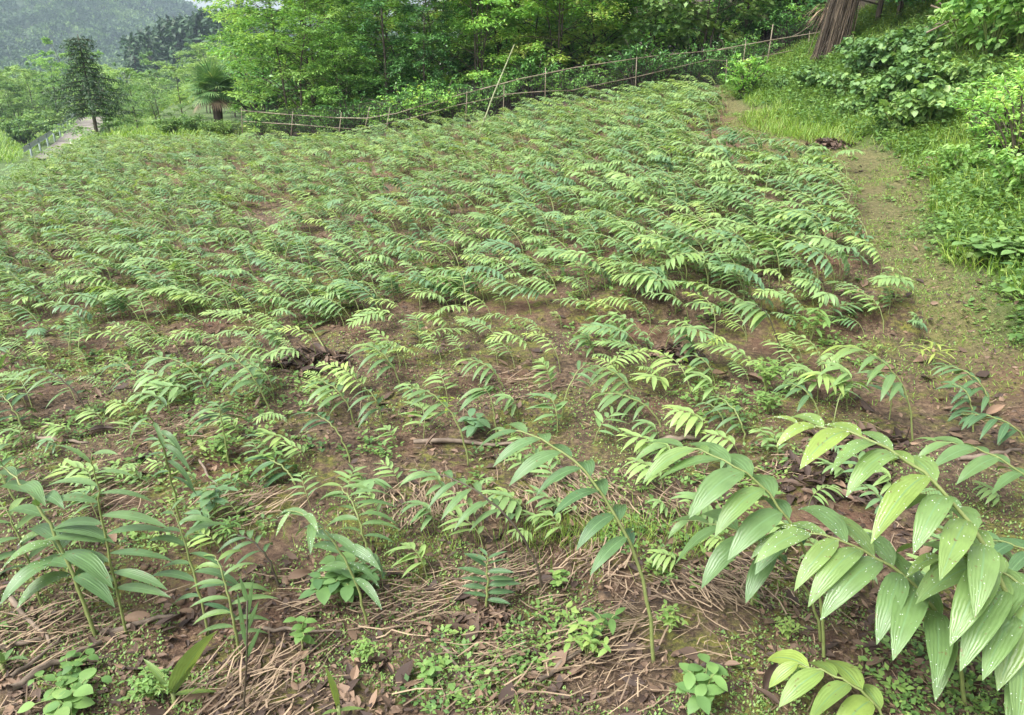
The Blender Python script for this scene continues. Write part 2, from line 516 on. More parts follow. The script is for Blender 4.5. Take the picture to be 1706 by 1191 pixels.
def mul(a, bb):
    x = N(n, 'ShaderNodeMath', operation='MULTIPLY')
    for i, s in enumerate((a, bb)):
        if isinstance(s, float): x.inputs[i].default_value = s
        else: Lk(s, x.inputs[i])
    return x.outputs[0]
r1 = ramp(n, [(0.36, (0.026, 0.017, 0.011)), (0.5, (0.105, 0.066, 0.038)), (0.63, (0.27, 0.19, 0.115))])
Lk(noise(34, 10, 0.8), r1.inputs[0])
red = mixc(mrange(noise(1.3, 3), 0.45, 0.7), r1.outputs[0], mixc(0.5, r1.outputs[0], (0.17, 0.075, 0.045)))
mossr = ramp(n, [(0.36, (0.040, 0.046, 0.010)), (0.5, (0.13, 0.13, 0.025)), (0.66, (0.24, 0.22, 0.045))])
Lk(noise(48, 6, 0.7), mossr.inputs[0])
mossmask = mul(mrange(noise(2.4, 5, 0.65), 0.46, 0.56), mrange(noise(17, 4), 0.38, 0.6))
c = mixc(mossmask, red, mossr.outputs[0])
trackr = ramp(n, [(0.36, (0.050, 0.055, 0.016)), (0.5, (0.13, 0.13, 0.042)), (0.66, (0.24, 0.20, 0.09))])
Lk(noise(30, 7, 0.7), trackr.inputs[0])
c = mixc(mul(attr('track'), 0.85), c, trackr.outputs[0])
grr = ramp(n, [(0.3, (0.035, 0.065, 0.016)), (0.5, (0.07, 0.12, 0.028)), (0.75, (0.14, 0.19, 0.05))])
Lk(noise(9, 8, 0.7), grr.inputs[0])
c = mixc(mul(attr('green'), mrange(noise(3.1, 4), 0.3, 0.45, 0.45, 1.0)), c, grr.outputs[0])
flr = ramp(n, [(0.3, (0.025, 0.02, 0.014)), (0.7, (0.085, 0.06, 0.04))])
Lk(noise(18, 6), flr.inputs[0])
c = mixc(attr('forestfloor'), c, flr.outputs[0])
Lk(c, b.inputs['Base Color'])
b.inputs['Roughness'].default_value = 0.9
bm = N(n, 'ShaderNodeBump'); bm.inputs['Strength'].default_value = 0.9; bm.inputs['Distance'].default_value = 0.03
Lk(noise(40, 8, 0.75), bm.inputs['Height']); Lk(bm.outputs[0], b.inputs['Normal'])
gme.materials.append(m)
go = bpy.data.objects.new('ground', gme); COL.objects.link(go); go['kind'] = 'structure'

# ------------------------------------------------------------------ mountains and their forest
mm, n, b = new_mat('mountain_slope')
geo = N(n, 'ShaderNodeNewGeometry'); Lk = n.links.new
rr = ramp(n, [(0.35, (0.025, 0.045, 0.02)), (0.6, (0.05, 0.085, 0.03)), (0.8, (0.10, 0.13, 0.05))])
Lk(noise(0.05, 8, 0.7), rr.inputs[0]); Lk(rr.outputs[0], b.inputs['Base Color']); b.inputs['Roughness'].default_value = 0.95

def mtn(name, y0, y1, zfun, xr, nxx=120, nyy=60):
    xs = np.linspace(xr[0], xr[1], nxx); ys = np.linspace(y0, y1, nyy)
    X, Y = np.meshgrid(xs, ys); Z = zfun(X, Y)
    v = np.column_stack([X.ravel(), Y.ravel(), Z.ravel()])
    ii = (np.arange(nyy - 1)[:, None] * nxx + np.arange(nxx - 1)[None]).ravel()
    o = put(name, mesh_from(name, v, np.column_stack([ii, ii + 1, ii + nxx + 1, ii + nxx])), mm)
    o['kind'] = 'structure'
    return o
def z_near(X, Y):
    t = np.clip((Y - 330) / 300, 0, 1.2)
    ridge = 14 + 66 * sstep(-200, -400, X) + 26 * fbm(X * 0.006, Y * 0.006, 31, 3)
    gully = np.abs(np.sin(X * 0.021 + 1.6 * fbm(X * 0.01, Y * 0.01, 44, 2) + Y * 0.006))
    return -9 + (ridge + 16) * t ** 0.9 - 20 * (1 - gully) * t + 6 * (fbm(X * .03, Y * .03, 8, 3) - .5) * t
def z_far(X, Y):
    t = np.clip((Y - 800) / 330, 0, 1.0)
    return -9 + (34 + 42 * fbm(X * 0.003 + 4, Y * 0.003, 61, 3)) * t
mtn('mountain', 330, 690, z_near, (-900, 330))
mtn('mountain', 800, 1140, z_far, (-1500, 700), 80, 30)

mb = MB()
nc = 9000
cx = rng.uniform(-620, 0, nc); cy = rng.uniform(335, 640, nc)
keep = (cx / cy > -0.86) & (cx / cy < -0.15)
cx, cy = cx[keep], cy[keep]; nc = len(cx)
cz = z_near(cx, cy)
cr = rng.uniform(1.8, 4.6, nc); ct = np.clip(0.42 + 0.30 * rng.normal(size=nc) + 1.3 * (fbm(cx * .02, cy * .02, 71, 3) - .5), 0, 1)
K = 64
dirs = nrm(rng.normal(size=(nc, K, 3)) * np.array([1, 1, 1.1])); dirs[..., 2] = np.abs(dirs[..., 2]) * 1.1 - 0.15
pos = np.column_stack([cx, cy, cz])[:, None] + dirs * cr[:, None, None] * rng.uniform(0.55, 1.05, (nc, K, 1)) + np.array([0, 0, 2.0])
pos = pos.reshape(-1, 3)
cards(mb, pos, nrm(rv(len(pos)) + dirs.reshape(-1, 3) * .6), rv(len(pos)), np.repeat(cr, K) * rng.uniform(.2, .42, nc * K), np.repeat(cr, K) * .30, np.clip(np.repeat(ct, K) + rng.normal(0, .12, nc * K), 0, 1))
o = build('mountain_forest', mb, M['far'])
tag(o, 'hazy blue green forest covering the far mountainside', 'forest', None, 'stuff')

# ------------------------------------------------------------------ trees
def bez(p0, p1, p2, p3, n):
    t = np.linspace(0, 1, n)[:, None]
    return (1 - t) ** 3 * p0 + 3 * (1 - t) ** 2 * t * p1 + 3 * (1 - t) * t * t * p2 + t ** 3 * p3

def make_tree(name, label, cat, H, cb, cr, limbs, twigs, nleaf, leaf_l, leaf_w, lmat, bark, group=None, stems=1, rise=0.55, flat=0.35, trunk_r=0.07, tint=(0.5, 0.2), profile='round', droop=0.25, spread=0.35, part='crown'):
    """tapered trunk(s) with limbs, and a crown of leaves carried in sprays on twigs"""
    root = empty(name); tag(root, label, cat, group)
    tr, cw = MB(), MB()
    for s in range(stems):
        az0 = rng.uniform(0, 6.28)
        off = np.array([math.cos(az0), math.sin(az0), 0]) * (0.25 * cr * (s > 0) * rng.uniform(.3, 1))
        h = H * (1 if s == 0 else rng.uniform(.65, .95))
        lean = np.array([math.cos(az0), math.sin(az0), 0]) * spread * (0.3 if stems == 1 else 1.0) * cr
        npt = 9
        tt = np.linspace(0, 1, npt)
        tp = off[None] + lean[None] * tt[:, None] ** 1.5 + UP[None] * (h * tt)[:, None] + rv(npt, 0.02 * H ** .5) * np.array([1, 1, 0]) * tt[:, None]
        tube(tr, tp, np.linspace(trunk_r, trunk_r * .12, npt) / (1 + .3 * (stems > 1)), 6)
        nl = max(4, limbs // stems)
        for i in range(nl):
            u = cb + (1 - cb) * (i + rng.uniform(0, 1)) / nl
            u = min(u, 0.98)
            o = np.array([np.interp(u, tt, tp[:, k]) for k in range(3)])
            if profile == 'round':
                q = (u - cb) / (1 - cb); pr = math.sin(math.pi * (0.15 + 0.8 * q)) ** .7
            elif profile == 'cone':
                q = (u - cb) / (1 - cb); pr = 1 - 0.9 * q
            else:
                q = (u - cb) / (1 - cb); pr = 0.75 + .25 * math.sin(3 * q)
            ln = cr * pr * rng.uniform(.65, 1.1)
            az = i * 2.399 + rng.normal(0, .6) + s
            hd = np.array([math.cos(az), math.sin(az), 0])
            rise_ = rise * rng.uniform(.1, 1.6); droop_ = droop
            e1 = o + hd * ln * .4 + UP * ln * rise_ * .55 + rv(1, .05)[0] * ln
            e2 = o + hd * ln * .75 + UP * ln * rise_ * .8 + rv(1, .08)[0] * ln
            e3 = o + hd * ln + UP * ln * (rise_ * .8 - droop * .4)
            lp = bez(o, e1, e2, e3, 7)
            tube(tr, lp, np.linspace(trunk_r * .22 * (1.2 - u), 0.003, 7) + .0015, 4, cap=False)
            tw = twigs
            a = rng.uniform(0.25, 1.0, tw) ** .8
            tb = np.stack([np.interp(a, np.linspace(0, 1, 7), lp[:, k]) for k in range(3)], 1)
            sd_ = np.where(np.arange(tw) % 2 == 0, 1, -1)
            perp = np.array([-hd[1], hd[0], 0])
            td = nrm(hd[None] * rng.uniform(.3, 1, (tw, 1)) + perp[None] * (sd_ * rng.uniform(.3, 1.1, tw))[:, None] + UP[None] * rng.normal(.1, flat, (tw, 1)))
            tl = ln * rng.uniform(.22, .48, tw) * (1.15 - .5 * a)
            # leaves along each twig
            tpos = (np.arange(nleaf) + 1) / nleaf
            P = tb[:, None] + td[:, None] * (tl[:, None] * tpos[None])[..., None] - UP * (droop * tl[:, None] * tpos[None] ** 2 * .5)[..., None]
            nlv = tw * nleaf
            P = P.reshape(-1, 3) + rv(nlv, leaf_l * .25)
            td_r = np.repeat(td, nleaf, 0)
            alt = np.tile(np.where(np.arange(nleaf) % 2 == 0, 1, -1), tw)[:, None]
            sid = nrm(np.cross(td_r, UP[None]))
            ld = nrm(td_r * .6 + sid * alt * rng.uniform(.5, 1.1, (nlv, 1)) - UP[None] * rng.uniform(droop * .3, droop * 1.8, (nlv, 1)) + rv(nlv, .22))
            ls = nrm(np.cross(ld, UP[None]) + rv(nlv, flat * .9))
            tin = np.clip(rng.normal(tint[0], tint[1] * .5, nlv) + rng.normal(0, tint[1] * .6) + .12 * (np.tile(tpos, tw) - .5), 0, 1)
            sz = rng.uniform(.65, 1.2, nlv)
            cards(cw, P, ld, ls, leaf_l * sz, leaf_w * sz, tin)
    build('trunk', tr, bark, root)
    build(part, cw, lmat, root)
    return root

def park(o, loc, rz=0.0, s=1.0):
    o.location = loc; o.rotation_euler = (0, 0, rz); o.scale = (s,) * 3
    return o

# ---- fence line: a polyline on the ground, everything of the fence stands on it
FB = [at(*p)[:2] for p in [(388, 232), (510, 237), (600, 229), (660, 223), (830, 196), (1000, 169), (1090, 156), (1215, 141)]]
FB += [FB[-1] + np.array([.9, .15]), FB[-1] + np.array([1.9, .1])]
def on_wall(px, py):
    o, d = ray(px, py)
    best, err = None, 1e9
    for i in range(len(FB) - 1):
        a, c = FB[i], FB[i + 1]
        e = c - a
        Mx = np.array([[d[0], -e[0]], [d[1], -e[1]]])
        t, q = np.linalg.solve(Mx, a - o[:2])
        lo = -0.4 if i == 0 else 0; hi = 3.0 if i == len(FB) - 2 else 1
        er = max(lo - q, q - hi, 0)
        if t > 0 and er < err:
            best, err = o + d * t, er
    return best

def behind_fence(px, back):
    """ground point that many metres behind the fence along this pixel column"""
    p = on_wall(px, 150)
    o, d = ray(px, 150)
    h = d[:2] / np.linalg.norm(d[:2])
    q = p[:2] + h * back
    return np.array([q[0], q[1], float(terrain(q[0], q[1]))])

def col_at(px, y):
    """ground point at depth y on this pixel column"""
    x = (px - 853) / FPX * y
    for _ in range(6):
        z = float(terrain(x, y))
        f = y * CP - (z - CAM_Z) * SP
        x = (px - 853) / FPX * f
    return np.array([x, y, float(terrain(x, y))])

def pix_z(px, py, y):
    return float(at_depth(px, py, y)[2])

# ------------------------------------------------------------------ thicket behind the fence
TH = 'trees of the thicket behind the fence'
P = {}
P['bright'] = [make_tree('broadleaf_tree', '-', 'tree', 4.6, .03, 1.55, 72, 15, 14, .095, .048, M['bright'], M['bark'], None, 2, .45, .25, .04, (.5, .30), 'col') for _ in range(2)]
P['mid'] = [make_tree('broadleaf_tree', '-', 'tree', 5.0, .07, 1.7, 74, 14, 14, .11, .052, M['mid'], M['bark'], None, k, .45, .18, .04, (.62, .30), 'col') for k in (3, 4)]
P['dark'] = [make_tree('evergreen_tree', '-', 'tree', 4.6, .04, 1.25, 64, 14, 13, .10, .040, M['dark'], M['bark'], None, 1, .6, .4, .045, (.5, .34), 'col')]
P['bigpale'] = [make_tree('large_leaved_tree', '-', 'tree', 4.8, .22, 1.9, 40, 9, 9, .19, .13, M['pale'], M['bark'], None, 2, .45, .2, .045, (.45, .28), 'round', .45)]
P['tall'] = [make_tree('broadleaf_tree', '-', 'tree', 7.5, .03, 2.3, 84, 15, 13, .15, .075, M['mid'], M['bark'], None, 2, .5, .25, .07, (.45, .32), 'col')]
P['talldark'] = [make_tree('evergreen_tree', '-', 'tree', 8.0, .03, 2.2, 84, 15, 13, .14, .06, M['dark'], M['bark'], None, 2, .5, .3, .08, (.45, .32), 'col')]
used = {}
def plant_tree(kind, loc, rz, s, label, group=None, name=None):
    k = used.get(kind, 0); used[kind] = k + 1
    pr = P[kind]
    if k < len(pr):
        o = park(pr[k], loc, rz, s)
    else:
        o = copy_tree(pr[k % len(pr)], loc, rz, s)
    o['label'] = label
    if group: o['group'] = group
    return o

thicket = [
    (478, 1.5, 'bright', .80, 'bright green bushy tree next to the fan palm, first behind the fence'),
    (466, 6.0, 'bright', .9, 'light green tree at the open end of the thicket, rising behind the palm'),
    (520, 3.0, 'bright', .95, 'tall bright green tree in the thicket behind the second fence post'),
    (566, 1.2, 'bright', .46, 'small light green tree leaning over the sagging fence rail'),
    (600, 5.0, 'mid', .95, 'mid green tree between the bright thicket and the dark evergreen, set back'),
    (645, 2.0, 'dark', .74, 'dark evergreen tree with narrow crown behind the sagging fence corner'),
    (706, 1.6, 'dark', .52, 'short dark glossy leaved tree beside the taller evergreen behind the fence'),
    (738, 3.2, 'bright', .98, 'yellowish green layered tree just past the dark evergreen'),
    (795, 2.2, 'mid', .80, 'green slender stemmed tree behind the leaning bamboo pole'),
    (862, 3.6, 'mid', .95, 'thin stemmed green tree in front of the white walled house'),
    (930, 2.4, 'mid', .84, 'layered green tree past the house, close behind the two long rails'),
    (1000, 3.4, 'mid', .98, 'fresh green tree with many thin stems at the middle of the rail run'),
    (1085, 1.9, 'bigpale', .70, 'pale tree with large drooping leaves behind the long upper rail'),
    (1165, 2.0, 'bigpale', .76, 'large leaved pale tree nearest the fence corner post'),
    (1150, 6.0, 'mid', 1.05, 'green tree standing behind the two large leaved pale trees'),
    (1232, 3.0, 'dark', .95, 'dark leafy tree behind the round bush at the fence corner'),
    (1310, 4.0, 'dark', 1.05, 'dark tree behind the upright fence post near the stalk bundle'),
]
for px, back, kind, s, lab in thicket:
    p = behind_fence(px, back)
    plant_tree(kind, p, rng.uniform(0, 6.28), s, lab, TH)
backrow = [(470, 8, 'tall', .9), (560, 9, 'tall', .95), (650, 8, 'tall', .9), (740, 9, 'tall', 1.0), (830, 10, 'tall', 1.0), (915, 9, 'tall', .95), (1010, 8.5, 'tall', 1.0),
           (1090, 10, 'tall', 1.0), (1180, 8, 'tall', 1.0), (1270, 8, 'talldark', 1.05), (1350, 7, 'talldark', 1.0), (1440, 8, 'talldark', 1.0)]
for px, back, kind, s in backrow:
    p = behind_fence(px, back)
    plant_tree(kind, p, rng.uniform(0, 6.28), s,
               'tall dark tree in the shaded wood at the back of the thicket' if kind == 'talldark' else 'tall green tree in the second row of the thicket', 'tall dark trees at the back' if kind == 'talldark' else 'tall green trees of the second row')
for px, y, s, lab in [(1460, 14.6, .8, 'dark tree on the bank top just past the stalk bundle'), (1540, 14.2, .85, 'dark tree above the nettle slope, second past the stalk bundle'),
                      (1625, 13.0, .8, 'dark tree over the fallen branches on the upper bank'), (1715, 12.5, .9, 'dark tree at the far upper corner of the bank')]:
    plant_tree('talldark', col_at(px, y), rng.uniform(0, 6.28), s, lab, 'dark trees on the bank top')

# low dark undergrowth bushes along the foot of the fence
def make_bush(name, label, cat, r, h, nst, nleaf, ll, lw, lmat, smat, group=None, tint=(.5, .25), droop=.3, arch=.5, curved=False, tw=8):
    root = empty(name); tag(root, label, cat, group)
    st, fo = MB(), MB()
    for i in range(nst):
        az = i * 2.399 + rng.normal(0, .3)
        q = math.sqrt((i + .5) / nst)
        hd = np.array([math.cos(az), math.sin(az), 0])
        hh = h * rng.uniform(.7, 1.05) * (1 - .35 * q * q)
        lp = bez(hd * r * .12 * q, hd * r * .25 * q + UP * hh * .5, hd * r * .7 * q + UP * hh * .95, hd * r * q + UP * hh * (1 - arch * .25 * q), 8)
        tube(st, lp, np.linspace(.010, .003, 8) * (1 + h * .4), 4, cap=False)
        a = rng.uniform(.15, 1, tw)
        tb = np.stack([np.interp(a, np.linspace(0, 1, 8), lp[:, k]) for k in range(3)], 1)
        td = nrm(hd[None] * .5 + rv(tw, .7) * np.array([1, 1, .35]) + UP * .25)
        tl = rng.uniform(.12, .3, tw) * r
        tp = (np.arange(nleaf) + .6) / nleaf
        Pq = (tb[:, None] + td[:, None] * (tl[:, None] * tp[None])[..., None]).reshape(-1, 3) + rv(tw * nleaf, ll * .2)
        nl = tw * nleaf
        ld = nrm(np.repeat(td, nleaf, 0) * .5 + rv(nl, .75) * np.array([1, 1, .4]) - UP * droop)
        sd_ = nrm(np.cross(ld, UP[None]) + rv(nl, .35))
        ti = np.clip(rng.normal(tint[0], tint[1] * .6, nl) + rng.normal(0, tint[1] * .4), 0, 1)
        sz = rng.uniform(.6, 1.2, nl)
        if curved:
            leaves(fo, Pq, ld, sd_, ll * sz, lw * sz, .7, .10, 4, ti, .36)
        else:
            cards(fo, Pq, ld, sd_, ll * sz, lw * sz, ti)
    build('stems', st, smat, root)
    build('foliage', fo, lmat, root)
    return root
P['under'] = [make_bush('undergrowth_bush', '-', 'bush', .75, .85, 16, 11, .075, .032, M['dark'], M['bark'], None, (.6, .35)),
              make_bush('undergrowth_bush', '-', 'bush', .8, .75, 16, 11, .065, .03, M['mid'], M['bark'], None, (.35, .35))]
for i, px in enumerate([425, 470, 505, 545, 585, 630, 668, 700, 735, 770, 815, 850, 890, 935, 975, 1015, 1060, 1100, 1145, 1185, 1215, 1250, 1300, 1340]):
    p = behind_fence(px, rng.uniform(.45, 1.5))
    plant_tree('under', p, rng.uniform(0, 6.28), rng.uniform(.75, 1.25) * (.75 if px < 640 else 1), 'low shaded bush in the undergrowth along the back of the fence', 'bushes of the undergrowth behind the fence')
for i, px in enumerate(range(425, 1420, 42)):
    p = behind_fence(px + rng.uniform(-15, 15), rng.uniform(3.5, 6.5))
    plant_tree('under', p, rng.uniform(0, 6.28), rng.uniform(1.6, 2.4), 'tall shaded bush filling the gaps between the stems of the thicket', 'tall bushes between the thicket stems')

# ------------------------------------------------------------------ white walled house glimpsed through the stems
hp = behind_fence(868, 13)
root = empty('house', hp, 0.25); tag(root, 'white walled house glimpsed between tree stems behind the fence', 'house')
mb = MB(); box(mb, (0, 0, 1.4), (5.0, 4.0, 2.8)); build('wall', mb, M['white'], root, False)
mb = MB(); v = np.array([[-2.9, -2.5, 2.8], [2.9, -2.5, 2.8], [2.9, 2.5, 2.8], [-2.9, 2.5, 2.8], [-2.9, 0, 4.0], [2.9, 0, 4.0]])
mb.add(v, [[0, 1, 5, 4], [2, 3, 4, 5], [0, 3, 2, 1], [0, 4, 4, 3], [1, 2, 2, 5]]); build('roof', mb, M['roof'], root, False)
mb = MB(); box(mb, (-1.2, -2.02, 1.5), (.9, .06, 1.1)); wn = build('window', mb, M['roof'], root, False)

# ------------------------------------------------------------------ fence of bamboo rails, stakes and net
fence = empty('bamboo_fence', (0, 0, 0))
tag(fence, 'rustic fence of bamboo rails, thin stakes and black net along the field edge', 'fence')
def rail(pxs, r=.014, mat='bamboo', name='rail'):
    pts = np.array([on_wall(*p) for p in pxs])
    mb = MB(); r = r * .62
    tube(mb, pts, np.linspace(r, r * .75, len(pts)), 6)
    return build(name, mb, M[mat], fence)
rail([(404, 184), (470, 190), (575, 197)], .016)
rail([(560, 196), (610, 197), (660, 189), (735, 166), (832, 140)], .016)
rail([(800, 149), (868, 131), (960, 112), (1090, 93), (1222, 81)], .018)
rail([(1195, 83), (1283, 67), (1345, 57), (1420, 44)], .018)
rail([(406, 202), (500, 208), (602, 216)], .015)
rail([(596, 216), (680, 198), (762, 175), (862, 155)], .015)
rail([(840, 157), (905, 152), (957, 150)], .014)
rail([(945, 152), (1060, 128), (1182, 99)], .016)
rail([(1178, 99), (1216, 102)], .014)
rail([(1224, 103), (1290, 90), (1395, 69)], .016)
rail([(395, 231), (450, 235), (515, 236)], .015)
rail([(660, 224), (740, 212), (832, 195), (900, 188)], .014)
rail([(1040, 166), (1130, 153), (1216, 140)], .016)
rail([(1150, 156), (1212, 152)], .013)
rail([(1278, 124), (1330, 108), (1378, 94)], .016)
def stake(p0, p1, r=.014, mat='bamboo'):
    a, c = on_wall(*p0), on_wall(*p1)
    a = a.copy(); a[2] -= .12
    mb = MB(); tube(mb, [a, a * .5 + c * .5, c], [r * .7, r * .65, r * .55], 6)
    return build('stake', mb, M[mat], fence)
for p0, p1 in [((561, 234), (569, 187)), ((602, 225), (616, 178)), ((639, 226), (650, 178)), ((908, 170), (909, 112)), ((1209, 143), (1211, 99)), ((1275, 122), (1288, 40)),
               ((1237, 110), (1243, 66)), ((404, 232), (402, 178)), ((482, 238), (488, 186)), ((775, 205), (778, 152)), ((838, 193), (840, 138)), ((1058, 158), (1061, 94)), ((1345, 105), (1349, 52))]:
    stake(p0, p1, .018 if p0[0] == 1275 else .013)
mb = MB()
S = np.concatenate([[0], np.cumsum([np.linalg.norm(FB[i + 1] - FB[i]) for i in range(len(FB) - 1)])])
fbz = np.array(FB)
def wallpt(s, h):
    x = np.interp(s, S, fbz[:, 0]); y = np.interp(s, S, fbz[:, 1])
    return np.array([x, y + .03, float(terrain(x, y)) + h])
send = S[-1]
for s in np.arange(0.02, send, .045):
    a, c = wallpt(s, -.02), wallpt(s, .60 + .05 * math.sin(s * 1.3))
    v = np.array([a + [-.0022, 0, 0], a + [.0022, 0, 0], c + [.0022, 0, 0], c + [-.0022, 0, 0]])
    mb.add(v, [[0, 1, 2, 3]])
ss = np.arange(0.02, send, .3)
for h in np.arange(.03, .6, .045):
    pts = np.array([wallpt(s, h) for s in ss])
    v = np.concatenate([pts - [0, 0, .0022], pts + [0, 0, .0022]])
    k = len(pts); i = np.arange(k - 1)
    mb.add(v, np.column_stack([i, i + 1, i + k + 1, i + k]))
build('net', mb, M['net'], fence)

# leaning pole and the rope
a = at(788, 240); c = at_depth(857, 74, a[1] + .45)
pole = MB(); tube(pole, [a - [0, 0, .1], a * .5 + c * .5, c], [.014, .012, .009], 7)
for t in np.arange(.1, 1, .16):
    q = a + (c - a) * t; tube(pole, [q - (c - a) * .004, q + (c - a) * .004], [.0155, .0155], 7)
tag(build('bamboo_pole', pole, M['bamboo_green']), 'long pale bamboo pole leaning from the field edge towards the trees', 'pole')
a = on_wall(1318, 62); c = at_depth(1397, -6, a[1] + 1.2)
rp_ = MB(); pts = np.array([a + (c - a) * t - UP * .10 * math.sin(math.pi * t) for t in np.linspace(0, 1, 9)]); tube(rp_, pts, .011, 5)
tag(build('rope', rp_, M['bamboo']), 'taut pale rope running up from the rail to the stalk bundle', 'rope')

# ------------------------------------------------------------------ stalk bundle round the trunk
tb = at(1388, 92)
root = empty('stalk_bundle', tb); tag(root, 'tall bundle of dry brown stalks leaning round a trunk at the fence end', 'stalk bundle')
mb = MB(); tube(mb, [[0.10, .1, -.1], [.2, .12, 1.3], [.34, .15, 4.5]], [.12, .10, .07], 8); build('trunk', mb, M['bark'], root)
mb = MB()
for i in range(260):
    az = rng.uniform(0, 6.28); q = rng.uniform(.55, 1)
    b0 = np.array([math.cos(az) * .42 * q - .12, math.sin(az) * .42 * q, rng.uniform(-.05, .1)])
    t0 = np.array([.30 + math.cos(az + .3) * .22 * q, .12 + math.sin(az + .3) * .22 * q, rng.uniform(.9, 3.0)]) + rv(1, .05)[0]
    b0 = b0 + rv(1, .06)[0] * np.array([1, 1, .3]); b0[2] -= .1
    mid = (b0 + t0) / 2 + rv(1, .03)[0]
    tube(mb, [b0, mid, t0], [.008, .008, .004], 4, rng.uniform(0, .75), cap=False)
build('stalks', mb, M['stalk'], root); root.scale = (.66, .66, .8)
root2 = empty('dead_frond_tuft', at(1366, 98) + UP * .75); tag(root2, 'drooping tuft of dead straw fronds hanging beside the stalk bundle', 'dead fronds')
mb = MB()
nl = 90; az = rng.uniform(0, 6.28, nl)
leaves(mb, np.tile([[.15, .15, .05]], (nl, 1)), np.stack([np.cos(az), np.sin(az) * .6, rng.uniform(.1, 1.0, nl)], 1), np.stack([-np.sin(az), np.cos(az), 0 * az], 1), rng.uniform(.35, .7, nl), .022, rng.uniform(1.2, 2.6, nl), .1, 6, rng.uniform(0, 1, nl))
build('fronds', mb, M['straw'], root2)
mb = MB(); tube(mb, [[.15, .15, -.8], [.15, .15, .06]], [.02, .014], 6); build('stake', mb, M['bark'], root2)

# ------------------------------------------------------------------ the open side: conifer, palm, meadow trees
def make_conifer(H, nwh, r, dens, ll, lw, tier=.28, bare=.3, prof_=None):
    root = empty('conifer_tree')
    tr, cw = MB(), MB()
    tube(tr, [[0, 0, -.2], [.02, 0, H * .5], [0, 0, H]], [H * .018, H * .012, .01], 7)
    for i in range(nwh):
        u = bare + (1 - bare) * i / nwh
        q_ = (u - bare) / (1 - bare)
        ln = (r * np.interp(q_, [0, .12, .3, .48, .60, .78, .92, 1], prof_) if prof_ else r * (1 - q_ ** 1.6)) * rng.uniform(.75, 1.1) + .05 * r
        for j in range(6):
            az = j * 1.047 + i * .5 + rng.normal(0, .2)
            hd = np.array([math.cos(az), math.sin(az), 0])
            l = ln * rng.uniform(.65, 1.1)
            e0 = np.array([0, 0, H * u])
            lp = bez(e0, e0 + hd * l * .4 + UP * l * .05, e0 + hd * l * .8 - UP * l * tier * .6, e0 + hd * l - UP * l * tier * .7, 6)
            tube(tr, lp, np.linspace(.02, .004, 6) * H / 5, 3, cap=False)
            m_ = max(4, int(dens * l / r))
            a = rng.uniform(.12, 1, m_)
            tb_ = np.stack([np.interp(a, np.linspace(0, 1, 6), lp[:, k]) for k in range(3)], 1) + rv(m_, ll * .35) * np.array([1, 1, .5])
            d = nrm(hd[None] * .7 + rv(m_, .7) - UP * .35)
            cards(cw, tb_, d, nrm(np.cross(d, UP[None]) + rv(m_, .5)), ll * rng.uniform(.6, 1.2, m_), lw, np.clip(rng.normal(.45, .25, m_) + .25 * (a - .5), 0, 1))
    build('trunk', tr, M['bark'], root)
    build('crown', cw, M['conifer'], root)
    return root
yc = 24.0
p = col_at(173, yc); Hc = pix_z(160, 57, yc) - p[2]
cf = make_conifer(Hc, 17, Hc * .31, 150, .13, .022, .22, .45, [.8, 1, .95, .75, .38, .32, .36, .12])
park(cf, p, .4); tag(cf, 'dark conifer with a bare lower trunk standing at the field corner by the road', 'conifer')

# fan palm
yp = 18.3
p = col_at(366, yp); zc = pix_z(362, 150, yp) - p[2]
root = empty('fan_palm', p); tag(root, 'small fan palm with round spiky crown beside the fence end', 'palm')
mb = MB(); tube(mb, [[0, 0, -.1], [.02, 0, zc * .5], [-.02, 0, zc]], [.10, .11, .10], 8)
build('trunk', mb, M['bark'], root)
fr, pt, dd = MB(), MB(), MB()
for i in range(34):
    az = i * 2.399; el = R(75) - R(115) * (i / 34)
    hd = np.array([math.cos(az), math.sin(az), 0])
    d = hd * math.cos(el) + UP * math.sin(el)
    pl = rng.uniform(.26, .36)
    c0 = np.array([0, 0, zc]); hub = c0 + d * pl
    tube(pt, [c0, c0 + d * pl * .5, hub], [.012, .01, .008], 4, cap=False)
    up2 = nrm(np.cross(np.cross(d, UP), d) + 1e-6)
    sd2 = nrm(np.cross(d, up2)[None])[0]
    nb = 26; th = np.linspace(-2.2, 2.2, nb)
    dirs = d[None] * np.cos(th)[:, None] + sd2[None] * np.sin(th)[:, None]
    sides = -d[None] * np.sin(th)[:, None] + sd2[None] * np.cos(th)[:, None]
    dead = i > 29
    leaves(dd if dead else fr, np.repeat(hub[None], nb, 0), dirs + up2 * .12, sides, .42 * (1 - .1 * np.abs(th)), .030, .35 + .5 * (i / 34), .25, 3, np.clip(rng.normal(.4, .2, nb), 0, 1), .4)
build('fronds', fr, M['palm'], root); build('petioles', pt, M['palm'], root); build('dead_fronds', dd, M['straw'], root)

P['mpale'] = [make_tree('broadleaf_tree', '-', 'tree', 5.0, .12, 2.2, 36, 13, 11, .17, .10, M['pale'], M['bark'], None, k, .5, .3, .07, (.5, .3), 'round') for k in (1, 2)]
P['mbright'] = [make_tree('broadleaf_tree', '-', 'tree', 5.0, .10, 2.2, 36, 13, 11, .17, .10, M['bright'], M['bark'], None, 2, .5, .3, .07, (.55, .28), 'round')]
def by_top(kind, px, ytop, depth, hproto, lab, group=None, hmin=1.0):
    q = col_at(px, depth); h = max(hmin, pix_z(px, ytop, depth) - q[2])
    return plant_tree(kind, q, rng.uniform(0, 6.28), h / hproto, lab, group)
by_top('mbright', 128, 62, 80, 5.2, 'broad light green tree right behind the dark conifer')
by_top('mbright', 96, 84, 76, 5.2, 'light green tree over the road bend, on the valley side of the conifer')
by_top('mpale', 64, 112, 66, 5.2, 'pale green tree above the guardrail, lower than its neighbour')
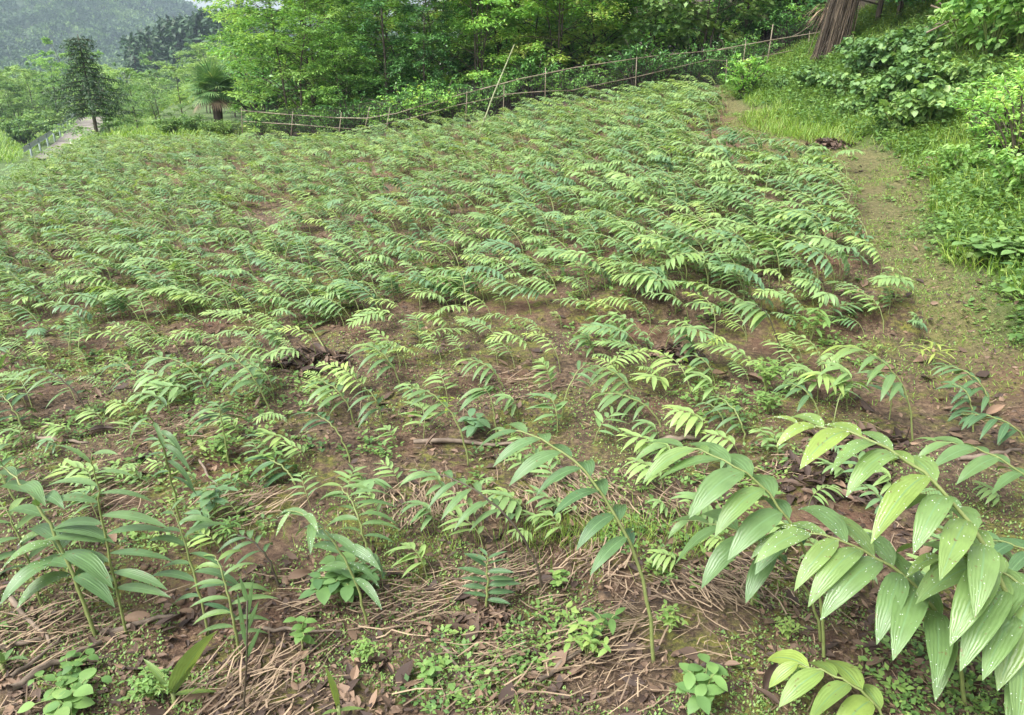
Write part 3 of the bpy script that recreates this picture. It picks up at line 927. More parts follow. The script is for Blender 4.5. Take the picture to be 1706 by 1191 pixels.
by_top('mpale', 192, 90, 44, 5.2, 'pale green tree whose crown shows on the palm side of the conifer')
by_top('mbright', 197, 186, 24.5, 5.2, 'small yellow green tree beside the conifer trunk')
by_top('mpale', 232, 110, 34, 5.2, 'greyish green tree at the meadow edge between conifer and palm')
by_top('mpale', 268, 118, 30, 5.2, 'round grey green tree at the back of the meadow')
by_top('mpale', 305, 108, 32, 5.2, 'pale tree behind the meadow, just before the palm')
by_top('mpale', 345, 92, 36, 5.2, 'pale grey green tree directly behind the palm crown')
by_top('mpale', 392, 76, 33, 5.2, 'pale tree between the palm and the bright thicket')
by_top('mbright', 316, 188, 20.5, 5.2, 'low bright bush at the foot of the palm, meadow side', None, .6)
P['round'] = [make_bush('round_bush', '-', 'bush', .8, .9, 20, 12, .11, .06, M['big'], M['bark'], None, (.5, .3))]
for px, d, s, lab in [(285, 18.6, .55, 'low leafy bush on the field edge before the meadow'), (325, 18.6, .55, 'leafy green bush just before the palm trunk'), (378, 17.4, .45, 'dense green bush between the palm trunk and the fence end'),
                      (352, 17.9, .35, 'small broad leaved bush under the palm'), (25, 17, .75, 'dark leafy bush at the foot of the wooden post'), (5, 12.2, .6, 'leafy bush at the lowest corner of the field'), (150, 23, .6, 'small bush at the foot of the conifer'), (40, 52, 2.2, 'grey green bush on the grassy verge above the guardrail'), (84, 60, 2.2, 'rough bush beside the guardrail top')]:
    plant_tree('round', col_at(px, d), rng.uniform(0, 6.28), s, lab)
for i in range(46):
    px = rng.uniform(-60, 430); d = rng.uniform(62, 150)
    q = col_at(px, d)
    s_ = min(rng.uniform(.9, 1.5), (pix_z(px, np.interp(px, [-60, 200, 260, 330, 430], [108, 100, 86, 66, 40]) + rng.uniform(0, 14), d) - q[2]) / 5.2)
    if s_ < .3: continue
    plant_tree('mpale', q, rng.uniform(0, 6.28), s_, 'pale broadleaf tree on the hazy hillside beyond the meadow', 'trees on the hazy hillside')
by_top('talldark', 52, 97, 85, 9.5, 'rounded dark green tree by the far green terrace')
P['ridge'] = [make_conifer(7.5, 14, 1.5, 11, .8, .3, .3, .12)]
tag(P['ridge'][0], '-', 'conifer')
for i, px in enumerate(np.linspace(236, 425, 30)):
    d = rng.uniform(160, 190)
    q = col_at(px + rng.uniform(-4, 4), d)
    top = np.interp(px, [236, 270, 290, 330, 400, 425], [64, 48, 36, 24, 10, 4]) + rng.uniform(-8, 7)
    h = pix_z(px, top, d) - q[2]
    plant_tree('ridge', q, rng.uniform(0, 6.28), max(.6, h / 7.5), 'dark conifer in the hazy row along the far ridge', 'conifers along the far ridge')

# ------------------------------------------------------------------ road, guardrail, posts
rl = [(18, 262, 0)]
cen = np.array([at(*q)[:2] for q in [(66, 256), (90, 240), (108, 224), (119, 210), (126, 201), (130, 197)]]) + np.array([1.7, -.5])
tt = np.linspace(0, 1, 30)
cc = np.stack([np.interp(tt, np.linspace(0, 1, 6), cen[:, k]) for k in range(2)], 1)
cc = np.concatenate([cc[:1] + (cc[0] - cc[1]) * np.arange(3, 0, -1)[:, None], cc])
tg = nrm(np.gradient(cc, axis=0)); nn_ = np.stack([-tg[:, 1], tg[:, 0]], 1)
cc_road = cc
zc_ = terrain(cc[:, 0], cc[:, 1], False)
def road_strip(o0, o1, dz):
    L0, R0 = cc + nn_ * o0, cc + nn_ * o1
    return np.column_stack([L0, np.maximum(zc_, terrain(L0[:, 0], L0[:, 1])) + dz]), np.column_stack([R0, np.maximum(zc_, terrain(R0[:, 0], R0[:, 1])) + dz])
a, c = road_strip(-1.15, 1.15, .05)
k = len(a); i = np.arange(k - 1)
mb = MB(); mb.add(np.concatenate([a, c]), np.column_stack([i, i + 1, i + k + 1, i + k]))
dn = np.concatenate([a, a - [0, 0, .5]]); mb.add(dn, np.column_stack([i, i + 1, i + k + 1, i + k]))
dn = np.concatenate([c, c - [0, 0, .5]]); mb.add(dn, np.column_stack([i, i + 1, i + k + 1, i + k]))
o = build('road', mb, M['concrete'], None, False); o['kind'] = 'structure'
gr = empty('guardrail', (0, 0, 0)); tag(gr, 'grey green steel guardrail curving along the narrow concrete road', 'guardrail')
gl = np.column_stack([cc + nn_ * 1.45, terrain(*(cc + nn_ * 1.45).T)])
gl[:, 2] = np.maximum(gl[:, 2], zc_)
mb = MB()
prof = [(-.03, .42), (.03, .50), (-.02, .57), (.03, .64), (-.03, .73)]
V = np.stack([np.column_stack([gl[:, :2] + nn_ * px_, gl[:, 2] + h_]) for px_, h_ in prof], 1).reshape(-1, 3)
kk = len(prof)
fs = [[r * kk + q, (r + 1) * kk + q, (r + 1) * kk + q + 1, r * kk + q + 1] for r in range(k - 1) for q in range(kk - 1)]
mb.add(V, fs); build('beam', mb, M['steel'], gr)
for r in range(2, k, 3):
    mb = MB(); tube(mb, [gl[r] - [0, 0, .2], gl[r] + [0, 0, .7]], [.06, .06], 6); build('post', mb, M['steel'], gr)
for px, lab in [(122, 'short white marker post on the road edge, nearer the guardrail'), (137, 'short white marker post on the road edge, nearer the conifer')]:
    q = col_at(px, 47); h = .85
    mb = MB(); tube(mb, [q - [0, 0, .2], q + [0, 0, h]], [.06, .06], 6); mb2 = mb
    tag(build('marker_post', mb, M['white']), lab, 'marker post')
q = col_at(8, 15.5)
root = empty('wooden_post', q); tag(root, 'weathered wooden post with a thin brace at the edge of the field', 'post')
mb = MB(); zt = pix_z(6, 192, 15.5) - q[2]; tube(mb, [[0, 0, -.3], [-.02, 0, zt]], [.05, .042], 8); build('upright', mb, M['wood'], root)
mb = MB(); tube(mb, [[0, 0, zt - .18], [.38, .1, zt + .12]], [.014, .01], 5); build('brace', mb, M['bamboo'], root)
# green terrace far down the valley

# ------------------------------------------------------------------ crop plants: arching stems with two rows of drooping leaves
def stem_curve(H, Lh, az, n=16, droop=.08, up=.8):
    hd = np.array([math.cos(az), math.sin(az), 0])
    return bez(np.zeros(3), UP * H * up + hd * Lh * .04, UP * H * 1.04 + hd * Lh * .42, UP * (H * (1 - droop)) + hd * Lh, n)

def crop_parts(pts, nleaf, L, W, start=.3, droop=.95, nseg=5, across=3, tipyel=.25, tint0=.35, sr=.004, fan=.9, fwd=.5, shape=.40, jit=1.0, lift=.15, sx=None):
    st, fo = MB(), MB()
    n = len(pts)
    sl = np.concatenate([[0], np.cumsum(np.linalg.norm(np.diff(pts, axis=0), axis=1))]); sl /= sl[-1]
    tube(st, pts, np.interp(sl, [0, .6, 1], [sr, sr * .75, sr * .3]), 5, cap=False)
    a = start + (1 - start) * (np.arange(nleaf) + .2) / (nleaf - .4)
    a = np.clip(a + rng.normal(0, .008, nleaf) * jit, 0, 1)
    b = np.stack([np.interp(a, sl, pts[:, k]) for k in range(3)], 1)
    tg = nrm(np.gradient(pts, axis=0))
    T = nrm(np.stack([np.interp(a, sl, tg[:, k]) for k in range(3)], 1))
    hz = pts[-1] - pts[0]; hz = np.array([hz[0], hz[1], 0]); hz = hz / (np.linalg.norm(hz) + 1e-6)
    sv = np.cross(hz, UP)[None]
    if sx is not None:
        sv = nrm(np.array([[math.cos(sx), math.sin(sx), 0]]))
        hz = hz * .35
    alt = np.where(np.arange(nleaf) % 2 == 0, 1.0, -1.0)[:, None]
    tipq = ((a - start) / (1 - start))
    fw = (fwd + .5 * tipq ** 2)[:, None]
    d = nrm(T * fw * .5 + hz[None] * fw * .55 + sv * alt * (fan * (1 - .45 * tipq ** 2))[:, None] + UP * lift + rv(nleaf, .12) * jit)
    sd_ = nrm(np.cross(d, UP[None]) + rv(nleaf, .12) * jit)
    sz = np.interp(tipq, [0, .25, .6, .9, 1], [.85, 1.05, 1.0, .72, .42]) * rng.uniform(.88, 1.1, nleaf)
    ti = np.clip(tint0 + tipyel * tipq ** 2.2 + rng.normal(0, .07, nleaf), 0, 1)
    leaves(fo, b, d, sd_, L * sz, W * sz, droop * rng.uniform(.75, 1.3, nleaf), .16, nseg, ti, shape, rng.normal(0, .25, nleaf), across)
    return st, fo

CROP_LAB = {}
crop_roots = []
def crop_thing(loc, st, fo, label, group=None, mat='crop_near', smat='stem_green', name='arching_crop_plant'):
    root = empty(name, loc); tag(root, label, 'plant', group)
    build('stem', st, M[smat], root); build('foliage', fo, M[mat], root)
    crop_roots.append(root)
    return root

def hand_plant(base, tip, nleaf, Lpx, label, az=None, wr=.19, dark=0, start=.3, droop=1.1, yel=.3, tint0=.38, mid=None, up=.75, fan=.9, sr=.0045, lift=.15, fwd=.5, shape=.40, lk=.76, drops=0, sx=None):
    """plant rooted at the base pixel whose tip reaches the tip pixel inside the plane of its own arch"""
    B = at(*base)
    azv = az if az is not None else (2.75 if tip[0] < base[0] else .4)
    hd = np.array([math.cos(azv), math.sin(azv)])
    o, d = ray(*tip)
    A = np.array([[d[0], -hd[0]], [d[1], -hd[1]]])
    t, s = np.linalg.solve(A, B[:2] - o[:2])
    T = o + d * t
    v = T - B
    hz = np.array([hd[0], hd[1], 0])
    Hh = max(v[2], .06)
    L = np.linalg.norm(v)
    s = abs(s)
    p1 = UP * (Hh * up) + hz * s * .10
    p2 = v * 1.0 - hz * s * .42 + UP * L * .10 * (s / L)
    pts = bez(np.zeros(3), p1, p2, v, 20)
    pts = pts + rv(20, .002)
    scale = np.linalg.norm(B - np.array([0, 0, CAM_Z])) / FPX
    Lm = Lpx * scale * lk
    st, fo = crop_parts(pts, nleaf, Lm, Lm * wr, start, droop, 8, 5, yel, tint0, sr, fan, fwd, shape, lift=lift, sx=sx)
    root = crop_thing(B, st, fo, label, smat='stem_dark' if dark else 'stem_green')
    if drops:
        v, f, _, _ = fo.arrays()
        pk = f[rng.integers(0, len(f), drops)]
        wts = rng.dirichlet([1, 1, 1, 1], drops)
        c_ = (v[pk] * wts[..., None]).sum(1)
        n_ = nrm(np.cross(v[pk[:, 1]] - v[pk[:, 0]], v[pk[:, 3]] - v[pk[:, 0]]) + 1e-12); n_ = n_ * np.sign(n_[:, 2:3] + 1e-6)
        r_ = rng.uniform(.0006, .0015, drops)[:, None]
        u_ = nrm(np.cross(n_, np.array([[.3, .9, .1]]))); w_ = np.cross(n_, u_)
        V = np.stack([c_ + u_ * r_, c_ + w_ * r_, c_ - u_ * r_, c_ - w_ * r_, c_ + (u_ + w_) * r_ * .5 + n_ * r_ * .7, c_ + (w_ - u_) * r_ * .5 + n_ * r_ * .7, c_ - (u_ + w_) * r_ * .5 + n_ * r_ * .7, c_ + (u_ - w_) * r_ * .5 + n_ * r_ * .7], 1)
        q_ = np.array([[4, 5, 6, 7], [0, 1, 5, 4], [1, 2, 6, 5], [2, 3, 7, 6], [3, 0, 4, 7]])
        dm = MB(); dm.add(V.reshape(-1, 3), (np.arange(drops)[:, None, None] * 8 + q_[None]).reshape(-1, 4))
        o_ = build('water_drops', dm, M['drop'], root); o_['kind'] = 'stuff'
    return root
    return crop_thing(B, st, fo, label, smat='stem_dark' if dark else 'stem_green')

HP = [
    # base, tip, leaves, leaf px, label, extras
    ((1700, 1260), (1322, 708), 27, 205, 'largest crop plant of all, its broad wet leaves arching over the near corner', dict(wr=.275, az=2.7, start=.2, tint0=.60, droop=1.35, yel=.25, lift=.3, sr=.007, fan=1.05, fwd=.3, lk=.58, drops=600)),
    ((1604, 1180), (1300, 884), 18, 190, 'big broad leaved plant under the largest one, arching lower with pale leaves', dict(wr=.27, az=2.8, start=.28, tint0=.58, droop=1.3, yel=.25, lift=.3, sr=.006, fwd=.3, lk=.66, drops=450)),
    ((1800, 1235), (1560, 925), 18, 190, 'broad leaved plant reaching in from the edge behind the largest one, wet leaves hanging', dict(wr=.31, az=2.75, start=.25, tint0=.55, droop=1.6, yel=.2, sr=.006, fan=1.05, fwd=.3, lk=.72, drops=300)),
    ((1372, 1096), (1104, 742), 14, 150, 'tall plant with oval leaves leaning past the largest plant, over the purplish dead leaf pile', dict(wr=.30, az=2.75, start=.42, tint0=.4, sr=.005)),
    ((1368, 1070), (1146, 868), 8, 140, 'short plant with five hanging leaves crossing under the tall oval leaved one', dict(wr=.30, az=2.8, start=.45, tint0=.36, droop=1.3)),
    ((1480, 1230), (1322, 1108), 8, 120, 'small yellow green plant with few leaves at the very bottom below the big plant', dict(wr=.36, az=2.8, start=.25, tint0=.75, yel=.25)),
    ((1745, 880), (1556, 736), 9, 95, 'plant with thin yellow tip leaning in beside the largest plant', dict(az=2.7, start=.35, tint0=.45, wr=.30)),
    ((1775, 1010), (1640, 900), 8, 90, 'dark leaved low plant behind the broad leaves of the largest plant', dict(az=2.8, tint0=.18, wr=.3)),
    ((1089, 1105), (830, 716), 15, 120, 'tall single stemmed plant with long arched leaves standing before the straw mound', dict(az=2.75, start=.42, tint0=.36, sr=.006, wr=.25)),
    ((906, 988), (690, 785), 13, 92, 'dark stemmed plant arching over the straw bundle, next to the tall single stemmed one', dict(dark=1, az=2.75, start=.42, tint0=.38)),
    ((812, 1022), (812, 925), 14, 62, 'short upright plant with paired wet leaves like a fern', dict(az=1.4, start=.2, tint0=.15, droop=.4, yel=.0, fan=1.2, fwd=.1, wr=.26)),
    ((612, 1048), (478, 850), 13, 100, 'plant with spreading wet leaves leaning over a leafy weed', dict(az=2.75, start=.35, tint0=.36, drops=160, sx=-.75, lk=.88)),
    ((615, 942), (560, 806), 13, 82, 'upright plant with long leaves on both sides, just behind the one over the leafy weed', dict(az=2.3, start=.3, fan=1.1, sx=-.2, lk=.86)),
    ((212, 1060), (150, 752), 15, 105, 'tall upright plant with pale bending stem and level side leaves', dict(az=2.4, start=.24, dark=0, fan=1.2, tint0=.45, fwd=.25, droop=.75, sx=-.15, lk=.86)),
    ((158, 1058), (-10, 775), 12, 110, 'thick stemmed plant with large drooping leaves leaning out over the old stalks', dict(az=2.7, start=.3, tint0=.3, sr=.006, sx=-.5, wr=.27, lk=.86)),
    ((150, 1040), (64, 888), 8, 115, 'plant hanging two wide wet leaves low beside the thick stemmed plant', dict(az=2.75, start=.4, droop=1.4, tint0=.4, wr=.3, drops=220)),
    ((346, 1058), (282, 846), 13, 88, 'slender plant with fine pointed leaves between the tall upright one and the small arched one', dict(az=2.4, start=.25, fan=1.1, sx=-.1, lk=.84)),
    ((400, 1092), (356, 925), 12, 80, 'bushy young plant with pale growing tip behind the thin grass shoot', dict(az=2.3, start=.2, tint0=.6, fan=1.1, sx=.3)),
    ((463, 976), (396, 892), 8, 72, 'small dark stemmed plant with one leaf hanging straight down', dict(dark=1, az=2.8, start=.5, droop=1.3, tint0=.3)),
    ((300, 870), (248, 684), 11, 100, 'tall plant with thin upright tip and long strap leaves hanging in a curtain', dict(az=1.9, start=.3, droop=2.0, tint0=.3, wr=.14, sx=-.3, lk=.58)),
    ((492, 808), (440, 764), 9, 72, 'low dark broad plant with radiating leaves on a bare brown mound', dict(az=2.6, start=.15, tint0=.15, wr=.28, fan=1.2)),
    ((154, 708), (46, 612), 12, 62, 'purple stemmed plant with a long arch of wet leaves beside the dark hollow', dict(dark=1, az=2.9, tint0=.28, start=.35)),
    ((250, 668), (190, 604), 11, 60, 'bluish plant with tall hanging leaves following the purple stemmed one', dict(az=2.8, tint0=.1, droop=1.3, start=.35)),
    ((345, 650), (250, 594), 14, 56, 'dense light green plant with feathery comb of leaves behind the moss strip', dict(az=2.9, tint0=.45)),
    ((452, 700), (352, 588), 11, 75, 'long low arching plant with one dark leaf hanging at its bend', dict(az=2.9, start=.35, tint0=.3)),
    ((382, 778), (364, 676), 12, 75, 'umbrella shaped plant with narrow leaves drooping all round', dict(az=2.2, start=.72, droop=1.3, fan=1.2, wr=.15, tint0=.4)),
    ((583, 770), (516, 690), 11, 60, 'grey green tufted plant on a thin stem beside twisted dead stalk', dict(az=2.7, start=.6, tint0=.12)),
    ((40, 720), (-6, 655), 11, 62, 'bluish bushy plant at the open side of the mossy strip', dict(az=2.6, tint0=.1, start=.2)),
    ((781, 776), (688, 648), 10, 66, 'thin upright plant with two raised leaves beside the umbrella one', dict(az=2.8, start=.5, tint0=.42)),
    ((828, 742), (806, 648), 9, 75, 'fan shaped plant with leaves spreading down like an open hand', dict(az=2.6, start=.86, droop=1.3, fan=1.2, tint0=.4)),
    ((590, 705), (522, 634), 13, 62, 'light green plant with layered arched leaves at the front of the double row', dict(az=2.85, tint0=.5)),
    ((640, 720), (606, 648), 9, 64, 'plant hanging dark folded leaves beside the layered light green one', dict(az=2.7, droop=1.4, start=.4, tint0=.28)),
    ((936, 700), (985, 606), 8, 50, 'thin bare stemmed plant bending the other way across the bare ground', dict(az=.5, start=.6, tint0=.5)),
    ((1100, 712), (996, 655), 14, 66, 'wide bright plant with dense comb of leaves before the straw mound top', dict(az=2.9, tint0=.48)),
    ((1062, 690), (985, 612), 13, 66, 'bright plant just behind the wide comb leaved one', dict(az=2.9, tint0=.42)),
    ((668, 650), (598, 574), 12, 66, 'plant with long light leaves over the dark hollow in the bare strip', dict(az=2.85, tint0=.4)),
    ((838, 650), (770, 600), 14, 54, 'yellow green plant with a tidy one sided comb of leaves over straw', dict(az=2.95, tint0=.58)),
    ((990, 598), (968, 558), 12, 50, 'short plant with fine parallel drooping leaves at the edge of the dense field', dict(az=2.9, tint0=.5)),
    ((1519, 735), (1393, 578), 14, 72, 'plant with yellow pointed tip arching over the path side moss', dict(az=2.85, tint0=.45, yel=.5, start=.4)),
    ((1367, 722), (1308, 640), 8, 55, 'bare stemmed plant with few narrow leaves beside pale weeds', dict(az=2.8, start=.55, tint0=.25)),
    ((1297, 613), (1240, 506), 13, 62, 'tall thin stemmed plant whose comb of leaves overhangs the dark terrace edge', dict(az=2.9, start=.62, tint0=.42, dark=1)),
    ((1240, 738), (1190, 660), 12, 52, 'bushy plant with upright folded leaves near the purplish dead leaf pile', dict(az=2.2, start=.2, tint0=.25, fan=1.1)),
    ((1206, 712), (1170, 670), 9, 45, 'low dull leaved plant beside the bushy upright one', dict(az=2.4, start=.2, tint0=.12)),
    ((1716, 760), (1600, 690), 12, 60, 'silvery wet plant lying over the path side bare soil', dict(az=2.95, tint0=.08, yel=0)),
    ((1650, 690), (1570, 610), 14, 58, 'bushy plant at the lower end of the path', dict(az=2.6, start=.2, tint0=.3)),
    ((1620, 720), (1585, 640), 12, 55, 'dark narrow leaved plant in front of the bushy plant at the path end', dict(az=2.4, start=.2, tint0=.15)),
    ((1190, 640), (1150, 592), 9, 50, 'small plant standing over torn brown dead leaves', dict(az=2.7, tint0=.3)),
    ((1160, 610), (1130, 548), 12, 55, 'arching plant at the dense field front beside the dark terrace edge', dict(az=2.9, tint0=.35)),
    ((540, 585), (500, 530), 9, 64, 'plant with two broad raised leaves at the back of the bare strip', dict(az=2.0, tint0=.3, droop=.5)),
    ((30, 850), (-60, 740), 11, 90, 'leafy plant half outside the view beside the thick stemmed one', dict(az=2.7, tint0=.32)),
    ((70, 1010), (0, 840), 11, 100, 'pale leaved plant tangled behind the thick stemmed one', dict(az=2.6, tint0=.42)),
]
for base, tip, nl_, lpx, lab, kw in HP:
    hand_plant(base, tip, nl_, lpx, lab, **kw)

# prototypes for the field: 10 shapes
VAR = []
for i in range(14):
    Hs = rng.uniform(.25, .36); Lh = rng.uniform(.30, .44)
    pts = stem_curve(Hs, Lh, 0.0, 14, rng.uniform(-.05, .18))
    if i >= 8:
        Hs = rng.uniform(.2, .3); pts = stem_curve(Hs, .10, 0, 12, -.1)
    n_ = int(rng.integers(17, 23)); Lf = rng.uniform(.105, .14)
    if i >= 10:
        Hs = rng.uniform(.22, .32); pts = stem_curve(Hs, rng.uniform(.16, .30), 0, 12, -.02); n_ = int(rng.integers(8, 12)); Lf = rng.uniform(.17, .21)
    kw = dict(start=rng.uniform(.28, .4), droop=rng.uniform(.55, 1.0), tint0=rng.uniform(.25, .5), tipyel=rng.uniform(.08, .34))
    stt = rng.bit_generator.state
    hi = crop_parts(pts, n_, Lf, Lf * .215, nseg=5, **kw)
    rng.bit_generator.state = stt
    lo = crop_parts(pts[::2], n_, Lf, Lf * .25, nseg=3, **kw)
    VAR.append((hi[0].mesh('stem'), hi[1].mesh('foliage'), lo))
for a_, b_, _ in VAR:
    a_.materials.append(M['stem_green']); b_.materials.append(M['crop'])

# planting: rows run across the slope, jittered, with bare patches
sp_ = .150
gx_ = np.arange(-16, 6, sp_); gy_ = np.arange(3.9, 18.5, sp_)
QX, QY = np.meshgrid(gx_, gy_)
qx = QX.ravel() + rng.uniform(-.075, .075, QX.size) + (np.arange(QX.size) // len(gx_) % 2) * sp_ / 2
qy = QY.ravel() + rng.uniform(-.075, .075, QX.size)
ok = in_poly(qx, qy, FIELD)
bare = fbm(qx * 1.6, qy * 1.25, 101, 3)
thin = .30 + .05 * (1 - sstep(4.3, 5.2, qy))
ok &= bare > thin
qx, qy = qx[ok], qy[ok]
# sparse extras between the hand placed plants of the strip
ex = np.column_stack([rng.uniform(-4.3, 2.9, 640), rng.uniform(1.9, 5.0, 640)])
hb = np.array([r.location[:2] for r in crop_roots])
dmin = np.min(np.linalg.norm(ex[:, None] - hb[None], axis=2), axis=1)
ex = ex[(dmin > .14) & (ex[:, 0] < path_x(ex[:, 1]) - .8) & (np.abs(ex[:, 0]) < ex[:, 1] * .8)]
qx = np.concatenate([ex[:, 0], qx]); qy = np.concatenate([ex[:, 1], qy])
dist = np.hypot(qx, qy) + 40 * (np.abs(qx) > .72 * qy + .3)
order = np.argsort(dist); qx, qy = qx[order], qy[order]
N_IND = 298 - len(crop_roots)
def field_label(x, y):
    px = 853 + x / y * FPX
    if y < 4.45:
        return 'young crop plant scattered over the sparse littered strip', 'young crop plants on the sparse strip'
    if x > path_x(y) - 1.6:
        return 'arching crop plant in the dense field close beside the mossy path', 'crop plants beside the path'
    if y < 5.3:
        return 'arching crop plant in the front ranks of the dense field', 'crop plants in the front ranks'
    return 'arching crop plant in the dense ranks behind the front of the field', 'crop plants behind the front ranks'
st_mb, fo_mb = MB(), MB()
for i in range(len(qx)):
    x, y = qx[i], qy[i]
    vi = int(rng.integers(0, 10)) if rng.uniform() < .7 else int(rng.integers(0, 8))
    if y < 3.5 and rng.uniform() < .85:
        vi = int(rng.integers(10, 14))
    az = 2.85 + rng.normal(0, .52) if rng.uniform() < .90 else rng.uniform(0, 6.28)
    s = rng.uniform(.50, 1.04) * (.85 + .3 * sstep(-2, 3.5, x)) * (1.0 if y > 4.45 else (.75 if y > 3 else .55))
    tl = rng.normal(0, .10, 2)
    z = float(terrain(x, y)) - .01
    if i < N_IND:
        root = empty('arching_crop_plant', (x, y, z), az, s)
        root.rotation_euler = (tl[0], tl[1], az)
        lab, grp = field_label(x, y); tag(root, lab, 'plant', grp)
        put('stem', VAR[vi][0], None, root); put('foliage', VAR[vi][1], None, root)
    else:
        c, sn = math.cos(az), math.sin(az)
        Rm = np.array([[c, -sn, 0], [sn, c, 0], [0, 0, 1]])
        Rx = np.array([[1, 0, 0], [0, 1, -tl[0]], [0, tl[0], 1]]); Ry = np.array([[1, 0, tl[1]], [0, 1, 0], [-tl[1], 0, 1]])
        Tm = (Rm @ Ry @ Rx) * s
        dt = rng.normal(0, .20) + .30 * (fbm(x * .7, y * .7, 55, 2) - .5)
        for src, dst in zip(VAR[vi][2], (st_mb, fo_mb)):
            v, f, t, lv = src.arrays()
            dst.add(v @ Tm.T + np.array([x, y, z]), f, np.clip(t + dt, 0, 1), lv)
print('crop individuals', N_IND, 'rest', len(qx) - N_IND)
a_, b_ = st_mb.arrays(), fo_mb.arrays()
me = mesh_from('crop_field', np.concatenate([a_[0], b_[0]]), np.concatenate([a_[1], b_[1] + len(a_[0])]), np.concatenate([a_[2], b_[2]]), np.concatenate([a_[3], b_[3]]))
me.materials.append(M['stem_green']); me.materials.append(M['crop'])
me.polygons.foreach_set('material_index', np.concatenate([np.zeros(len(a_[1]), np.int32), np.ones(len(b_[1]), np.int32)]))
tag(put('crop_field', me, None), 'dense field of arching crop plants stretching back to the bamboo fence', 'crop', None, 'stuff')

# ------------------------------------------------------------------ litter, moss, grass, weeds
def surf_n(x, y, e=.04):
    dzx = (terrain(x + e, y) - terrain(x - e, y)) / (2 * e); dzy = (terrain(x, y + e) - terrain(x, y - e)) / (2 * e)
    return nrm(np.stack([-dzx, -dzy, np.ones_like(dzx)], 1))

def view_scatter(nn, y0, y1, pw=1.0, wide=.8):
    """points over the near ground, thinning with distance"""
    u = rng.uniform(0, 1, nn)
    y = (y0 ** (1 - pw) + u * (y1 ** (1 - pw) - y0 ** (1 - pw))) ** (1 / (1 - pw)) if pw != 1 else y0 * (y1 / y0) ** u
    x = rng.uniform(-1, 1, nn) * (y * wide + .4)
    return x, y

def straw(nn, x, y, L, Wd, angle, lift=.02, tint=None):
    z = terrain(x, y)
    nrmv = surf_n(x, y)
    d = np.stack([np.cos(angle), np.sin(angle), rng.normal(0, .12, nn)], 1)
    d = nrm(d - nrmv * (d * nrmv).sum(1, keepdims=True) + nrmv * rng.normal(0, .10, (nn, 1)))
    s = nrm(np.cross(nrmv, d))
    c = np.column_stack([x, y, z]) + nrmv * rng.uniform(.004, lift, (nn, 1))
    bend = rng.normal(0, .10, (nn, 1)) * L[:, None]
    p0 = c - d * L[:, None] / 2; p1 = c + s * bend + nrmv * np.abs(bend) * .3; p2 = c + d * L[:, None] / 2
    ww = Wd[:, None] / 2
    V = np.stack([p0 - s * ww, p0 + s * ww, p1 + s * ww, p1 + nrmv * ww * .9, p1 - s * ww, p2 + s * ww * .6, p2 - s * ww * .6], 1)
    idx = np.array([[0, 1, 2, 4], [4, 2, 5, 6]])
    V = V[:, [0, 1, 2, 4, 5, 6]]
    idx = np.array([[0, 1, 2, 3], [3, 2, 4, 5]])
    F = (np.arange(nn)[:, None, None] * 6 + idx[None]).reshape(-1, 4)
    t = rng.uniform(0, 1, nn) if tint is None else tint
    return V.reshape(-1, 3), F, np.repeat(t, 6)
mb = MB()
nn = 7500
x, y = view_scatter(nn, 1.2, 9, 1.4)
kp = (fbm(x * 1.4, y * 1.4, 201, 3) > .50) & (x < path_x(y) - .2)
x, y = x[kp], y[kp]; nn = len(x)
L_ = rng.gamma(1.5, .026, nn) + .010
ang = 6.28 * fbm(x * 1.3, y * 1.3, 77, 2) * 2 + rng.normal(0, 1.1, nn)
mb.add(*straw(nn, x, y, L_, rng.uniform(.0012, .0040, nn), ang, .015, rng.beta(1.3, 2.0, nn)))
# straw bundles seen as pale mounds
for (px, py), ang0, cnt, sp in [((950, 825), 2.0, 420, .17), ((720, 850), 1.7, 260, .15), ((845, 965), .7, 190, .13), ((1190, 985), 2.2, 260, .16), ((410, 850), .8, 200, .15), ((150, 830), 1.0, 260, .2), ((980, 940), .9, 120, .12),
                                ((70, 1070), .75, 200, .18), ((430, 1150), 1.0, 220, .15), ((1010, 1060), .5, 160, .14), ((880, 1110), .4, 200, .2), ((700, 1010), .3, 160, .15), ((1250, 960), 2.4, 180, .16), ((870, 640), .3, 160, .2), ((300, 720), .4, 150, .2), ((560, 1000), .3, 120, .15), ((1140, 850), 1.9, 150, .14), ((1260, 790), .2, 140, .2)]:
    p = at(px, py)
    cnt = int(cnt * .6); sp = sp * .75
    x = p[0] + rng.normal(0, sp, cnt); y = p[1] + rng.normal(0, sp * .7, cnt)
    mb.add(*straw(cnt, x, y, rng.uniform(.04, .15, cnt), rng.uniform(.0018, .0055, cnt), ang0 + rng.normal(0, .38, cnt), .035, np.clip(rng.normal(.55, .25, cnt), 0, 1)))
tag(build('straw_litter', mb, M['straw'], None, False), 'dry straw and stalk bits littering the brown soil', 'straw', None, 'stuff')

mb = MB()
nn = 34000
x, y = view_scatter(nn, 1.2, 13, 1.45)
kp = (fbm(x * 1.6, y * 1.6, 301, 3) > .40) & (x < path_x(y) + 2.5)
x, y = x[kp], y[kp]; nn = len(x)
nv = surf_n(x, y); az = rng.uniform(0, 6.28, nn)
d = nrm(np.stack([np.cos(az), np.sin(az), rng.normal(.1, .2, nn)], 1)); s = nrm(np.cross(nv, d) + rv(nn, .3))
Lf = (rng.gamma(1.3, .010, nn) + .006) * (1 + .06 * y)
leaves(mb, np.column_stack([x, y, terrain(x, y) + .006]), d, s, Lf, Lf * rng.uniform(.3, .6, nn), rng.normal(.1, .5, nn), rng.normal(.2, .25, nn), 3, rng.beta(1.4, 2.2, nn), .45)
tag(build('leaf_litter', mb, M['deadleaf'], None, False), 'small brown dead leaves scattered over the soil', 'leaf litter', None, 'stuff')

